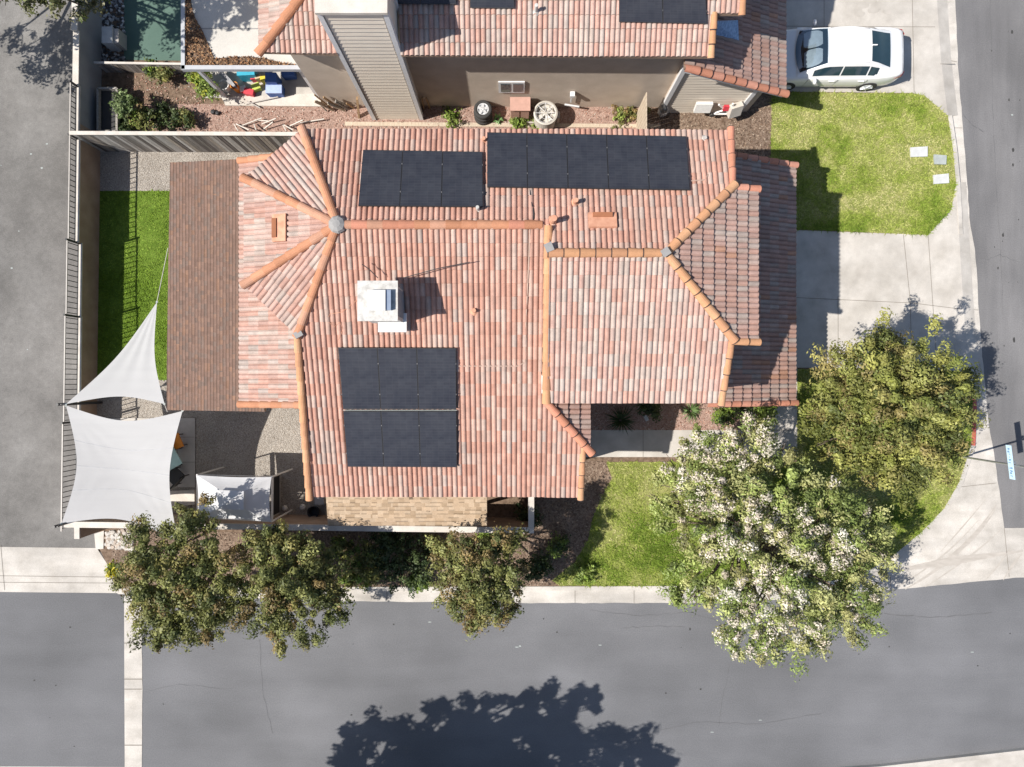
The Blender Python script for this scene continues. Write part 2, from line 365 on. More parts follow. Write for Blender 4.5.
b.sheet(poly([(22, 555), (26, 551), (31, 554), (29, 556)]), .0155, mi=2)
struct('alley_apron', b, ['gutter', 'joint', 'stain'])
b = MB().sheet(wob(poly([(124, 596), (141, 596), (142.5, 680), (142, 800)]), .008) + poly([(125, 800), (124.5, 680)]), .009)
joints(b, [(P2(124.5, y), P2(142, y)) for y in (643, 679, 689, 745)], .013, w=.03)
struct('road_swale', b, ['gutter', 'joint'])
# gutter joints, tyre marks, cracks
b = MB()
joints(b, jl([(634, 588, 634, 603), (387, 588, 387, 601), (575, 588, 575, 603), (890, 575, 891, 591), (1004, 528, 1009, 577), (959, 487, 996, 483), (946, 60, 957, 62), (951, 128, 962, 128), (962, 309, 978, 310), (954, 188, 967, 187)], 0), .0125, mi=0)
for k in range(26):   # expansion line along gutter
    pass
struct('gutter_joint', b, ['joint'])
b = MB()
def arc(p0, p1, p2, w, z):
    pts = [Vector(P2(*p0)) * (1 - t) ** 2 + Vector(P2(*p1)) * 2 * t * (1 - t) + Vector(P2(*p2)) * t * t for t in np.linspace(0, 1, 16)]
    for i in range(15):
        t = (pts[i + 1] - pts[i]).normalized(); n = Vector((-t.y, t.x)) * w / 2
        ww = 1 - abs(i - 7) / 9
        b.add([(*(pts[i] - n * ww), z), (*(pts[i + 1] - n * ww), z), (*(pts[i + 1] + n * ww), z), (*(pts[i] + n * ww), z)], [(0, 1, 2, 3)])
arc((890, 572), (950, 560), (1023, 551), .30, .0125)
for k, (p0, p1, p2, w) in enumerate([((905, 589), (960, 560), (996, 505), .16), ((895, 588), (945, 560), (978, 520), .06), ((925, 587), (975, 555), (1000, 530), .07), ((945, 562), (975, 540), (995, 510), .12), ((1003, 580), (1012, 565), (1022, 553), .1), ((985, 580), (1000, 565), (1010, 548), .05), ((940, 552), (960, 530), (985, 500), .05)]):
    arc(p0, p1, p2, w, .0135 + k * .0006)
struct('tyre_marks', b, 'tyremark')
b = MB()
for (x, y, s) in [(740, 626, 5), (1013, 150, 5), (1012, 32, 4), (690, 629, 3), (1009, 100, 3), (1013, 165, 4), (1003, 235, 4), (998, 268, 3), (1014, 340, 5)]:
    b.sheet(poly(blob(x, y, s * .25, s * .5, 9)), .004)
for _ in range(26):
    x = random.uniform(0, 1024); y = random.uniform(612, 760); s = random.uniform(.4, 1.0); b.sheet(poly(blob(x, y, s * 1.2, s, 6)), .004)
for _ in range(16):
    x = random.gauss(1008, 10); y = random.uniform(0, 400); s = random.uniform(.25, .6); b.sheet(poly(blob(x, y, s, s * 1.6, 6)), .004)
def crack(pts, w=.012, z=.0045):
    pp = []
    for i in range(len(pts) - 1):
        for k in range(8):
            t = k / 8; pp.append(Vector(P2(pts[i][0] + (pts[i + 1][0] - pts[i][0]) * t + random.uniform(-.8, .8), pts[i][1] + (pts[i + 1][1] - pts[i][1]) * t + random.uniform(-.8, .8))))
    for i in range(len(pp) - 1):
        t = (pp[i + 1] - pp[i]); n = Vector((-t.y, t.x)).normalized() * w * random.uniform(.3, 1)
        b.add([(*(pp[i] - n), z), (*(pp[i + 1] - n), z), (*(pp[i + 1] + n), z), (*(pp[i] + n), z)], [(0, 1, 2, 3)])
struct('road_spots', b, 'rubber')
b = MB()
crack([(730, 664), (722, 700), (718, 730)]); crack([(884, 613), (930, 618), (1000, 612)], .02); crack([(260, 640), (262, 690), (275, 740)], .006); crack([(660, 730), (700, 722), (760, 724), (830, 712)], .012)
crack([(985, 260), (1000, 255), (1020, 262)], .012); crack([(963, 115), (975, 127), (985, 133)], .02); crack([(990, 0), (993, 120), (1000, 250), (1004, 330)], .008); crack([(150, 690), (180, 684), (240, 690)], .008)
crack([(620, 628), (655, 626), (690, 627)], .012); crack([(590, 610), (640, 616), (690, 612), (720, 622)], .01)
struct('road_cracks', b, 'crack')
b = MB()
for _ in range(3):
    x = random.uniform(0, 60); y = random.uniform(60, 540); s = random.uniform(.3, .7); b.sheet(poly(blob(x, y, s, s, 6)), .009)
for (x, y) in ((31, 154), (47, 144), (42, 168), (1012, 115), (784, 655), (520, 646), (12, 268)):
    b.sheet(poly(blob(x, y, 1.2, .8, 7)), .009)
for (x, y) in ((905, 100), (972, 652), (600, 645), (517, 647), (430, 622), (712, 732), (760, 720)):
    b.sheet(poly(blob(x, y, 2.0, .5, 7)), .009)
struct('road_specks', b, 'lid_grey')
# far kerbs
kp = [P2(1150, 738), P2(1024, 752.5), P2(880, 769), P2(700, 782), P2(500, 786)]
kerb(0, 4, ['gutter'], pts=kp)
struct('verge', MB().prism([P2(1150, 738), P2(1024, 752.5), P2(880, 769), P2(700, 782), P2(500, 786), P2(500, 900), P2(1150, 900)], -.05, LOT), 'conc')
struct('far_gutter', MB().sheet(poly([(1150, 732), (1024, 751), (880, 767), (700, 779), (700, 790), (1150, 760)]), .008), 'gutter')
struct('far_gutter', MB().sheet(poly([(-300, 764), (125, 767), (125, 790), (-300, 790)]), .008), 'gutter')

# ---------------------------------------------------------------- yards
Z1, Z2, Z3 = LOT + .004, LOT + .009, LOT + .014
struct('gravel_yard', MB().sheet(poly([(98, 150), (330, 150), (330, 525), (96, 525)], LOT), Z1), 'gravel')
struct('artificial_turf', MB().sheet(poly([(98, 191), (200, 191), (200, 380), (96, 380)], LOT), Z2), 'turf')
b = MB().sheet(poly([(96, 418), (195.5, 418), (195.5, 487), (96, 487)], LOT), Z3 + .02)
joints(b, jl([(96, 437, 195.5, 437), (96, 462, 195.5, 462), (178, 418, 178, 487), (150, 418, 150, 487)]), Z3 + .024, w=.015)
struct('patio', b, ['conc', 'joint'])
struct('concrete_strip', MB().prism(poly([(140, 492), (196, 489.5), (196, 504), (140, 508)], LOT), LOT, LOT + .12), 'cream')
struct('red_gravel', MB().sheet(poly([(128, 105), (205, 104), (340, 104), (420, 104), (660, 108), (660, 134), (100, 134), (120, 120)], LOT), Z1), 'red_mulch')
struct('mulch_bed', MB().sheet(poly([(640, 96), (772, 96), (770, 160), (640, 160)], LOT), Z2), 'mulch')
struct('mulch_bed', MB().sheet(poly([(110, 532), (560, 532), (550, 586), (114, 586)], LOT), Z1), 'mulch')
struct('green_sheet_ground', MB().sheet(poly([(124, -60), (190, -60), (190, 61), (124, 60)], LOT), Z2), 'rug')
struct('concrete_strip', MB().prism(poly([(345, 122), (660, 124.5), (660, 128), (345, 126)], LOT), LOT, LOT + .03), 'wood_pale')
LAWN_NE = poly([(740, 91.5), (912, 93.5), (925, 96), (945, 116.5), (950.5, 150), (953.5, 183), (951.5, 209), (928, 235), (740, 228)], LOT)
LAWN_NE[3:7] = [back[21], back[20], back[19], P2(951.5, 209, LOT)]; LAWN_NE[0] = P2(771, 92, LOT); LAWN_NE[-1] = P2(771, 228, LOT)
struct('lawn', MB().sheet(LAWN_NE, Z1), 'lawn')
LAWN_S = [P2(797, 369, LOT)] + [(x, y) for x, y in back[1:16]][::-1][:-2] + poly([(560, 585.5), (548, 578), (575, 560), (585, 525), (590, 495), (600, 462), (797, 462)], LOT)
struct('lawn', MB().sheet(LAWN_S, Z1), 'lawn')
MUL = poly([(565, 459), (606, 462), (612, 478), (600, 500), (592, 520), (588, 540), (575, 562), (545, 586), (530, 586), (530, 495), (565, 495)], LOT)
struct('mulch_bed', MB().sheet(MUL, Z2), 'mulch')
struct('mulch_bed', MB().sheet(poly([(560, 395), (772, 395), (772, 430), (560, 430)], LOT), Z2), 'red_mulch')
WALK = poly([(560, 429), (797, 429), (797, 458), (560, 458)], LOT)
def vnoise(x, y, s=1.0, seed=0):
    x = x * s; y = y * s; xi = np.floor(x).astype(int); yi = np.floor(y).astype(int); fx = x - xi; fy = y - yi
    fx = fx * fx * (3 - 2 * fx); fy = fy * fy * (3 - 2 * fy)
    h = lambda a, b_: (np.sin(a * 127.1 + b_ * 311.7 + seed * 74.7) * 43758.5453) % 1.0
    return (h(xi, yi) * (1 - fx) + h(xi + 1, yi) * fx) * (1 - fy) + (h(xi, yi + 1) * (1 - fx) + h(xi + 1, yi + 1) * fx) * fy
def raw_mesh(name, V, F, C, mat, parent=None, **tg):
    """V (n,k,3) face corner positions; C (n,3) colour per face"""
    n, k, _ = V.shape
    me = bpy.data.meshes.new(name)
    off = wloc(parent) if parent is not None else Vector((0, 0, 0)); loc = None
    if parent is None and tg.get('cat'):
        a = V.reshape(-1, 3); off = Vector(((a[:, 0].min() + a[:, 0].max()) / 2, (a[:, 1].min() + a[:, 1].max()) / 2, a[:, 2].min())); loc = off
    co = (V.reshape(-1, 3) - np.array(off)).astype(np.float32)
    me.vertices.add(n * k); me.vertices.foreach_set('co', co.ravel())
    me.loops.add(n * k); me.loops.foreach_set('vertex_index', np.arange(n * k, dtype=np.int32))
    me.polygons.add(n); me.polygons.foreach_set('loop_start', np.arange(0, n * k, k, dtype=np.int32))
    me.update(calc_edges=True)
    ca = me.color_attributes.new('Col', 'FLOAT_COLOR', 'CORNER')
    cc = np.ones((n, k, 4), np.float32); cc[:, :, :3] = C[:, None, :]
    ca.data.foreach_set('color', cc.ravel())
    me.materials.append(M[mat]); me.validate()
    o = bpy.data.objects.new(name, me); COL.objects.link(o)
    if parent is not None: o.parent = parent
    if loc is not None: o.location = loc
    return tag(o, **tg)
def grass(name, pl, excl, dens, z, h, pal, label, seed):
    a = np.array(pl); x0, y0 = a.min(0); x1, y1 = a.max(0)
    n = int((x1 - x0) * (y1 - y0) * dens)
    x = RNG.uniform(x0, x1, n); y = RNG.uniform(y0, y1, n)
    keep = np.array([inpoly(u, w, pl) and not any(inpoly(u, w, e) for e in excl) for u, w in zip(x, y)])
    x = x[keep]; y = y[keep]
    pat = .42 * vnoise(x, y, .6, seed) + .33 * vnoise(x, y, 1.9, seed + 3) + .25 * vnoise(x, y, 6.5, seed + 5); pat = np.clip((pat - .5) * 1.7 + .5 + (.09 * np.sin(y * 4.3 + .5 * np.sin(x * .8)) if name == 'grass' else 0), 0, 1)
    kd = RNG.random(len(x)) < (1.25 - pat * .9); x = x[kd]; y = y[kd]; pat = pat[kd]; n = len(x)
    ang = RNG.uniform(0, 2 * PI, n); w = RNG.uniform(.012, .024, n); hh = RNG.uniform(.6, 1.3, n) * h * (1.1 - .5 * pat)
    lx = RNG.normal(0, 1.5, n) * hh; ly = RNG.normal(0, 1.5, n) * hh
    V = np.zeros((n, 3, 3)); V[:, 0, 0] = x - np.cos(ang) * w; V[:, 0, 1] = y - np.sin(ang) * w
    V[:, 1, 0] = x + np.cos(ang) * w; V[:, 1, 1] = y + np.sin(ang) * w; V[:, 2, 0] = x + lx; V[:, 2, 1] = y + ly
    V[:, 0, 2] = z; V[:, 1, 2] = z; V[:, 2, 2] = z + hh
    pal = np.array(pal); t = np.clip(pat + RNG.normal(0, .12, n), 0, .999) * (len(pal) - 1)
    i = t.astype(int); f = (t - i)[:, None]; C = pal[i] * (1 - f) + pal[i + 1] * f
    C *= RNG.uniform(.75, 1.25, n)[:, None]
    raw_mesh(name, V, None, C, 'pile' if name == 'turf_pile' else 'grass', kind='stuff', label=label)
GP = [(.125, .2, .022), (.19, .275, .035), (.28, .35, .06), (.38, .41, .12), (.5, .47, .22)]
grass('grass', LAWN_NE, [], 2000, Z1, .055, GP, 'patchy green lawn between the two driveways', 2)
grass('grass', LAWN_S, [WALK, MUL], 1300, Z1, .055, GP, 'patchy green lawn under the street corner trees', 9)
TP = [(.1, .17, .015), (.15, .24, .025), (.19, .28, .04), (.24, .33, .06)]
grass('turf_pile', poly([(98, 191), (176, 191), (176, 380), (96, 380)], LOT), [], 1100, Z2, .03, TP, 'short bright green turf strip beside the brown roof', 4)
def pebbles(name, pl, n, z, r0, r1, cols, label, excl=()):
    a = np.array(pl); x0, y0 = a.min(0); x1, y1 = a.max(0); mbs = MB(); k = 0
    while k < n:
        x = random.uniform(x0, x1); y = random.uniform(y0, y1)
        k += 1
        if not inpoly(x, y, pl) or any(inpoly(x, y, e) for e in excl): continue
        r = random.uniform(r0, r1); an = random.uniform(0, PI); c = random.choice(cols); g = random.uniform(.8, 1.15)
        rx, ry = r * random.uniform(.7, 1.3), r
        vs = [(x + math.cos(an + q * PI / 3) * rx, y + math.sin(an + q * PI / 3) * ry, z - .005) for q in range(6)]
        vs += [(x + math.cos(an + q * PI / 3) * rx * .6, y + math.sin(an + q * PI / 3) * ry * .6, z + r * .55) for q in range(6)]
        mbs.add(vs, [(q, (q + 1) % 6, 6 + (q + 1) % 6, 6 + q) for q in range(6)] + [tuple(range(6, 12))], tuple(min(1, u * g) for u in c))
    obj(name, mbs, 'pebble', kind='stuff', label=label)
GC = [(.46, .41, .355), (.38, .33, .28), (.54, .49, .43), (.28, .24, .2), (.48, .41, .34)]
pebbles('gravel', poly([(98, 150), (310, 150), (310, 525), (96, 525)], LOT), 12000, Z1, .01, .022, GC, 'loose tan gravel covering the side yard', [poly([(98, 188), (300, 188), (230, 383), (96, 383)], LOT), poly([(96, 416), (197, 416), (197, 508), (96, 508)], LOT)])
pebbles('cobbles', poly([(106, 531), (130, 529), (135, 552), (106, 547)], LOT), 260, Z1, .05, .1, [(.5, .46, .41), (.42, .35, .29), (.55, .52, .48)], 'white river cobbles by the corner of the garden wall')
pebbles('river_rocks', poly([(98, -30), (125, -30), (126, 64), (98, 70)], LOT), 700, Z1, .03, .07, [(.6, .6, .6), (.08, .08, .08), (.1, .1, .1), (.3, .3, .3)], 'black and white river rocks beside the green ground sheet')
def chips(name, pl, n, z, s, cols, label, excl=()):
    a = np.array(pl); x0, y0 = a.min(0); x1, y1 = a.max(0)
    x = RNG.uniform(x0, x1, n); y = RNG.uniform(y0, y1, n)
    k = np.array([inpoly(u, w, pl) and not any(inpoly(u, w, e) for e in excl) for u, w in zip(x, y)]); x = x[k]; y = y[k]; n = len(x)
    V = quads(np.stack([x, y, z + RNG.uniform(.005, .03, n)], 1), RNG.uniform(.5, 1.4, n) * s, RNG, flat=.75, asp=.45)
    C = np.array(cols)[RNG.integers(0, len(cols), n)] * RNG.uniform(.7, 1.2, n)[:, None]
    raw_mesh(name, V, None, C, 'litter', kind='stuff', label=label)
def quads(ctr, size, rng, flat=.0, asp=.55, nb=None):
    n = len(ctr)
    nrm = rng.normal(0, 1, (n, 3))
    if nb is not None:
        nrm = nrm * .5 + nb; nrm[:, 2] = np.maximum(nrm[:, 2], .03)
    else: nrm[:, 2] = np.abs(nrm[:, 2]) + flat * 3
    nrm /= np.linalg.norm(nrm, axis=1)[:, None]
    t = rng.normal(0, 1, (n, 3)); t -= nrm * (t * nrm).sum(1)[:, None]; t /= np.linalg.norm(t, axis=1)[:, None]
    u = np.cross(nrm, t); s = np.asarray(size)[:, None]
    return np.stack([ctr - t * s, ctr - t * s * .05 + u * s * asp, ctr + t * s, ctr - t * s * .05 - u * s * asp], 1)
MC = [(.3, .22, .16), (.2, .14, .1), (.38, .3, .23), (.14, .09, .06)]
chips('wood_chips', poly([(640, 96), (772, 96), (770, 160), (640, 160)], LOT), 2600, Z2, .035, MC, 'tan wood chips between the two houses')
chips('wood_chips', MUL, 1900, Z2, .035, MC, 'brown wood chips beside the front lawn')
chips('wood_chips', poly([(110, 532), (560, 532), (550, 586), (114, 586)], LOT), 4500, Z1, .035, MC, 'brown wood chips along the garden wall')
RC = [(.45, .27, .21), (.36, .19, .14), (.5, .35, .28), (.28, .15, .11), (.55, .47, .4)]
chips('wood_chips', poly([(128, 75), (205, 70), (205, 104), (420, 104), (660, 108), (660, 134), (100, 134), (120, 120)], LOT), 5200, Z1, .035, RC, 'reddish chips and gravel along the neighbour fence')
chips('wood_chips', poly([(580, 395), (772, 395), (772, 430), (580, 430)], LOT), 1500, Z2, .035, RC, 'reddish wood chips in the front planting bed')

# ---------------------------------------------------------------- roofs
TILE = [((.475, .25, .18), 5), ((.495, .285, .215), 5), ((.445, .22, .155), 4), ((.49, .335, .265), 3.5), ((.45, .35, .29), 2.2), ((.42, .355, .305), .8)]
TILE_PALE = [((.475, .265, .2), 4), ((.49, .3, .24), 5), ((.48, .345, .285), 5), ((.455, .37, .31), 3.5), ((.435, .37, .32), 1.5)]
TILE_EAST = [((.43, .265, .215), 5), ((.41, .27, .23), 4), ((.41, .315, .275), 3), ((.39, .335, .3), 1.8), ((.46, .25, .165), .5)]  # east slopes get grazing sun; their duller look is mixed into the colours
def calm(pal, k=.3):
    W = sum(w for _, w in pal); m = [sum(c[q] * w for c, w in pal) / W for q in range(3)]
    return [(tuple(c[q] * (1 - k) + m[q] * k for q in range(3)), w) for c, w in pal]
pinker = lambda pal: [((c[0] * 1.01, c[1] * 1.05, c[2] * 1.1), w) for c, w in pal]
TILE = pinker(calm(TILE, .34)); TILE_PALE = pinker(calm(TILE_PALE, .24)); TILE_EAST = calm(TILE_EAST, .2)
CAPC = [(.5, .235, .135), (.52, .26, .155), (.47, .22, .125), (.5, .27, .18)]
CAPC2 = [(.53, .28, .15), (.5, .26, .145), (.55, .31, .175)]
CAPR = [(.55, .24, .16), (.58, .28, .2), (.5, .22, .14)]
def pick(pal):
    t = random.uniform(0, sum(w for _, w in pal))
    for c, w in pal:
        t -= w
        if t <= 0: break
    g = random.uniform(.9, 1.1); return tuple(min(1, x * g) for x in c)
def tile_roof(name, pl, zf, down, pal, parent, pitch=.143, course=.33, amp=.05, band=(0, 1), lift=.028, mat='tile', flatp=False, thick=.09, off=.03, deck='fascia', stagger=False, smooth=False):
    d = Vector(down).normalized(); u = Vector((-d.y, d.x))
    us = [Vector(p).dot(u) for p in pl]; vs_ = [-Vector(p).dot(d) for p in pl]
    v0 = min(vs_); u0 = math.floor(min(us) / pitch) * pitch
    nu = int((max(us) - u0) / pitch) + 2; nv = int((max(vs_) - v0) / course) + 2
    prof = [(0, 0), (1, 0)] if flatp else [(0, 0), (.07, 0), (.17, .5), (.32, .88), (.52, 1), (.72, .88), (.87, .5), (.97, 0), (1, 0)]
    mb = MB(); npf = len(prof)
    for j in range(nv):
        va = v0 + (j - .02) * course; vb = v0 + (j + 1.0) * course
        sh = random.uniform(0, pitch) if stagger else 0
        for i in range(-1, nu):
            c = pick(pal); ja = random.uniform(-.006, .006)
            if stagger and random.random() < .3: wd = 1.7
            else: wd = 1
            bot = []; top = []; low = []
            for (t, h) in prof:
                uu = u0 + (i + t * wd) * pitch + sh
                pa = u * uu - d * (va + ja); pb = u * uu - d * vb
                za = zf(pa.x, pa.y) + off + lift + h * amp; zb = zf(pb.x, pb.y) + off + h * amp * .92
                bot.append((pa.x, pa.y, za)); top.append((pb.x, pb.y, zb)); low.append((pa.x, pa.y, za - lift - (h * amp * .5 if not flatp else 0)))
            n = npf
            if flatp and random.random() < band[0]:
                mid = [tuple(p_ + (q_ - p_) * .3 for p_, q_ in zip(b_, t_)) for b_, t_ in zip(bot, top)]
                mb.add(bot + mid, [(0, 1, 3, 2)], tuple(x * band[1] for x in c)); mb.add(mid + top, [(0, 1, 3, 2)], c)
            else: mb.add(bot + top, [(k, k + 1, n + k + 1, n + k) for k in range(n - 1)], c)
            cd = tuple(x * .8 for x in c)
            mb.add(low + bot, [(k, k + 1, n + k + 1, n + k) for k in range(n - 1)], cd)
    o = obj(name, mb, [mat, deck], parent)
    bm = bmesh.new(); bm.from_mesh(o.data); base = wloc(parent)
    area = sum(pl[i][0] * pl[(i + 1) % len(pl)][1] - pl[(i + 1) % len(pl)][0] * pl[i][1] for i in range(len(pl)))
    pp = pl if area > 0 else pl[::-1]
    for i in range(len(pp)):
        a = Vector((*pp[i], 0)) - Vector((base.x, base.y, 0)); e = Vector((*pp[(i + 1) % len(pp)], 0)) - Vector((*pp[i], 0))
        nrm = Vector((e.y, -e.x, 0)).normalized()
        if abs(nrm.x * d.x + nrm.y * d.y) > .995 and (nrm.x * d.x + nrm.y * d.y) > 0: a = a + nrm * .03
        bmesh.ops.bisect_plane(bm, geom=bm.verts[:] + bm.edges[:] + bm.faces[:], plane_co=a, plane_no=nrm, clear_outer=True)
    dk = MB().prism(pp, lambda x, y: zf(x, y) - thick, lambda x, y: zf(x, y) + off * .5)
    vv = [bm.verts.new((v[0] - base.x, v[1] - base.y, v[2] - base.z)) for v in dk.v]
    for f in dk.f:
        try:
            nf = bm.faces.new([vv[k] for k in f]); nf.material_index = 1
        except ValueError: pass
    bm.to_mesh(o.data); bm.free(); o.data.update(); return o
def caps(p0, p1, parent, r=.125, pal=CAPC, name='ridge_cap', ln=.4, zo=.03, gap=None):
    p0 = Vector(p0); p1 = Vector(p1)
    if p0.z > p1.z: p0, p1 = p1, p0
    d = p1 - p0; n = max(1, round(d.length / ln)); d.normalize(); L = (p1 - p0).length / n
    x = d.cross(Vector((0, 0, 1))).normalized(); up = x.cross(d).normalized(); mb = MB(); K = 9
    for i in range(n):
        a = p0 + d * (L * i - .03) + Vector((0, 0, zo)); b_ = p0 + d * (L * (i + 1) + .03) + Vector((0, 0, zo)); c = random.choice(pal); g = random.uniform(.93, 1.07); c = tuple(q * g for q in c)
        vs = []
        for (p, rr, lf) in ((a, r, .04), (b_, r * .84, 0), (a, r - .035, .0)):
            for k in range(K):
                an = PI * (k / (K - 1)) * 1.1 - PI * .05
                vs.append(p + x * math.cos(an) * rr + up * (math.sin(an) * rr * .85 + lf))
        mb.add(vs, [(k + 1, k, K + k, K + k + 1) for k in range(K - 1)], c)
        mb.add(vs, [(k, k + 1, 2 * K + k + 1, 2 * K + k) for k in range(K - 1)], tuple(q * .35 for q in c))
        if (gap if gap is not None else pal is not CAPC):
            g2 = []
            for p in (a - d * .03, a + d * .02):
                for k in range(K):
                    an = PI * (k / (K - 1)) * 1.1 - PI * .05; g2.append(p + x * math.cos(an) * (r - .006) + up * (math.sin(an) * (r - .006) * .85 + .03))
            mb.add(g2, [(k + 1, k, K + k, K + k + 1) for k in range(K - 1)], (.07, .05, .045))
    return obj(name, mb, 'cap', parent)
def wall_prism(mb, pl, zf, drop=.12, z0=-.02):
    return mb.prism(pl, z0, lambda x, y: zf(x, y) - drop)

zN = lambda x, y: 6.7 + .335 * (3.3 - y); zSW = lambda x, y: 6.45 - .33 * (4.07 - y); zSE = lambda x, y: 6.7 - .33 * (3.3 - y)
zHE = lambda x, y: 5.8 + .33 * (6.53 - x); zWF = lambda x, y: 6.45 - .335 * (-4.47 - x)
zEN = lambda x, y: 4.94 - .376 * (x - .98); zGA = lambda x, y: 2.5 + .43 * (8.9 - x); zLW = lambda x, y: 3.6 + .33 * (x + 8.12)
zPC = lambda x, y: 2.75 + .2 * (x + 10.7); zLT = lambda x, y: 2.45 + .3 * (y + 4.45)
HUB = (-4.47, 4.07); ON = (-5.65, 6.86); ONW = (-7.22, 5.53); OSW = (-7.22, 2.66); OS = (-5.78, 1.28)
def plane3(a, b, c):
    a, b, c = Vector(a), Vector(b), Vector(c); n = (b - a).cross(c - a)
    return lambda x, y: a.z - (n.x * (x - a.x) + n.y * (y - a.y)) / n.z
zDN = plane3((*HUB, 6.45), (*ON, 5.52), (*ONW, 5.52)); zDS = plane3((*HUB, 6.45), (*OSW, 5.52), (*OS, 5.52))
house = thing('house', 'two storey corner house with salmon clay tile roof carrying black solar panels', 'house', (0, 1.5, 0))
A_N1 = [ON, (.95, 6.86), (.95, 4.07), HUB]; A_N2 = [(.95, 6.86), (5.9, 6.8), (5.78, 5.19), (3.9, 3.3), (.95, 3.3)]
A_SW = [HUB, (.95, 4.07), (.95, -3.3), (-5.86, -3.28), OS]; A_SW2 = [(.95, -.54), (2.02, -1.73), (2.0, -3.32), (.95, -3.3)]
A_SE = [(.95, 3.3), (3.9, 3.3), (5.78, 1.2), (5.68, -.53), (.95, -.53)]
A_HE = [(3.9, 3.3), (5.8, 5.17), (6.53, 5.16), (6.53, 1.1), (5.8, 1.2)]
A_EN = [(.98, -.54), (2.23, -1.93), (2.23, .3), (.98, .3)]
A_GA = [(5.75, 6.85), (8.9, 6.85), (8.9, -.61), (5.6, -.61)]
A_LW = [(-8.12, 6.65), (-8.12, -.64), (-5.3, -.64), (-5.3, 6.65)]
roof = tile_roof('roof', A_N1, zN, (0, 1), TILE, house)
tile_roof('roof', A_N2, zN, (0, 1), TILE, house)
roof_s = tile_roof('roof', A_SW, zSW, (0, -1), TILE, house)
tile_roof('roof', A_SW2, zSW, (0, -1), TILE, house)
roof_e = tile_roof('roof', A_SE, zSE, (0, -1), TILE_PALE, house)
roof_h = tile_roof('hip_roof', A_HE, zHE, (1, 0), TILE_EAST, house, lift=.05)
bay = tile_roof('bay_roof', [HUB, ONW, OSW], zWF, (-1, 0), TILE_PALE, house)
dn = (Vector(ON) + Vector(ONW)) / 2; ev = (Vector(ONW) - Vector(ON)); dd = Vector((ev.y, -ev.x)); dd = dd if dd.x < 0 else -dd
tile_roof('bay_roof', [HUB, ON, ONW], zDN, tuple(dd), TILE_PALE, house)
ev = (Vector(OS) - Vector(OSW)); dd = Vector((ev.y, -ev.x)); dd = dd if dd.x < 0 else -dd
tile_roof('bay_roof', [HUB, OSW, OS], zDS, tuple(dd), TILE_PALE, house)
porch = tile_roof('porch_roof', A_EN, zEN, (1, 0), TILE_EAST, house, lift=.05)
garage = tile_roof('garage_roof', A_GA, zGA, (1, 0), TILE_EAST, house, lift=.05)
lowr = tile_roof('lower_roof', A_LW, zLW, (-1, 0), TILE_PALE, house)
H3 = (*HUB, 6.45)
caps(H3, (.75, 4.07, 6.45), roof, pal=CAPR + CAPC, gap=False)
caps(H3, (*ON, 5.56), roof); caps(H3, (*ONW, 5.56), bay); caps(H3, (*OSW, 5.56), bay); caps(H3, (*OS, 5.56), bay)
caps((*OS, 5.56), (-5.9, -3.35, 4.05), roof_s, r=.11, pal=CAPC2, gap=False)
caps((.95, 3.3, 6.7), (3.75, 3.3, 6.7), roof_e, pal=CAPC2)
caps((.93, 4.0, 6.58), (.93, -.5, 5.46), roof_e, pal=CAPC2, zo=.02, gap=False)
caps((3.9, 3.3, 6.68), (5.82, 5.2, 6.05), roof_h, pal=CAPC2); caps((3.9, 3.3, 6.68), (5.82, 1.14, 6.04), roof_h, pal=CAPC2)
caps((5.9, 6.85, 5.52), (5.78, 5.2, 6.07), roof, r=.1, pal=CAPR); caps((5.67, -.55, 5.44), (5.78, 1.15, 6.0), roof_e, r=.1, pal=CAPC2)
caps((5.8, 5.16, 6.05), (6.53, 5.16, 5.82), roof_h, r=.1, pal=CAPR); caps((5.8, 1.1, 6.05), (6.53, 1.1, 5.82), roof_h, r=.1, pal=CAPC2)
caps((.98, -.54, 4.95), (2.27, -1.98, 4.46), porch, pal=CAPR)
caps((2.02, -1.8, 4.5), (2.0, -3.34, 4.02), roof_s, r=.1, pal=CAPC2)
caps((5.9, 6.85, zGA(5.9, 0)), (8.9, 6.85, 2.52), garage, r=.1, pal=CAPR); caps((5.75, -.61, zGA(5.75, 0)), (8.9, -.61, 2.52), garage, r=.1, pal=CAPR)
caps((-8.1, -.62, 3.62), (-5.85, -.62, 4.36), lowr, r=.11, pal=CAPC, gap=False); caps((-8.1, 6.63, 3.62), (-5.85, 6.63, 4.36), lowr, r=.11, pal=CAPC, gap=False)
# metal saddles where caps meet
b = MB().lathe((*HUB, 6.52), [(.24, 0), (.2, .08), (.1, .13), (.02, .14)], 9); obj('flashing', b, 'lead', roof)
b = MB().box((.93, 3.42, 6.86), (.2, .22, .05), rz=.4); obj('flashing', b, 'lead', roof_e)
b = MB().box((3.86, 3.3, 6.86), (.2, .2, .06), rz=.6); obj('flashing', b, 'lead', roof_h)
b = MB().tube([P(285, 0, 5.7)] * 1 + [P(285, 0, 5.7)], .01) if False else MB().box((-5.72, 1.32, 5.72), (.22, .17, .05), rz=.5); obj('flashing', b, 'lead', roof_s)
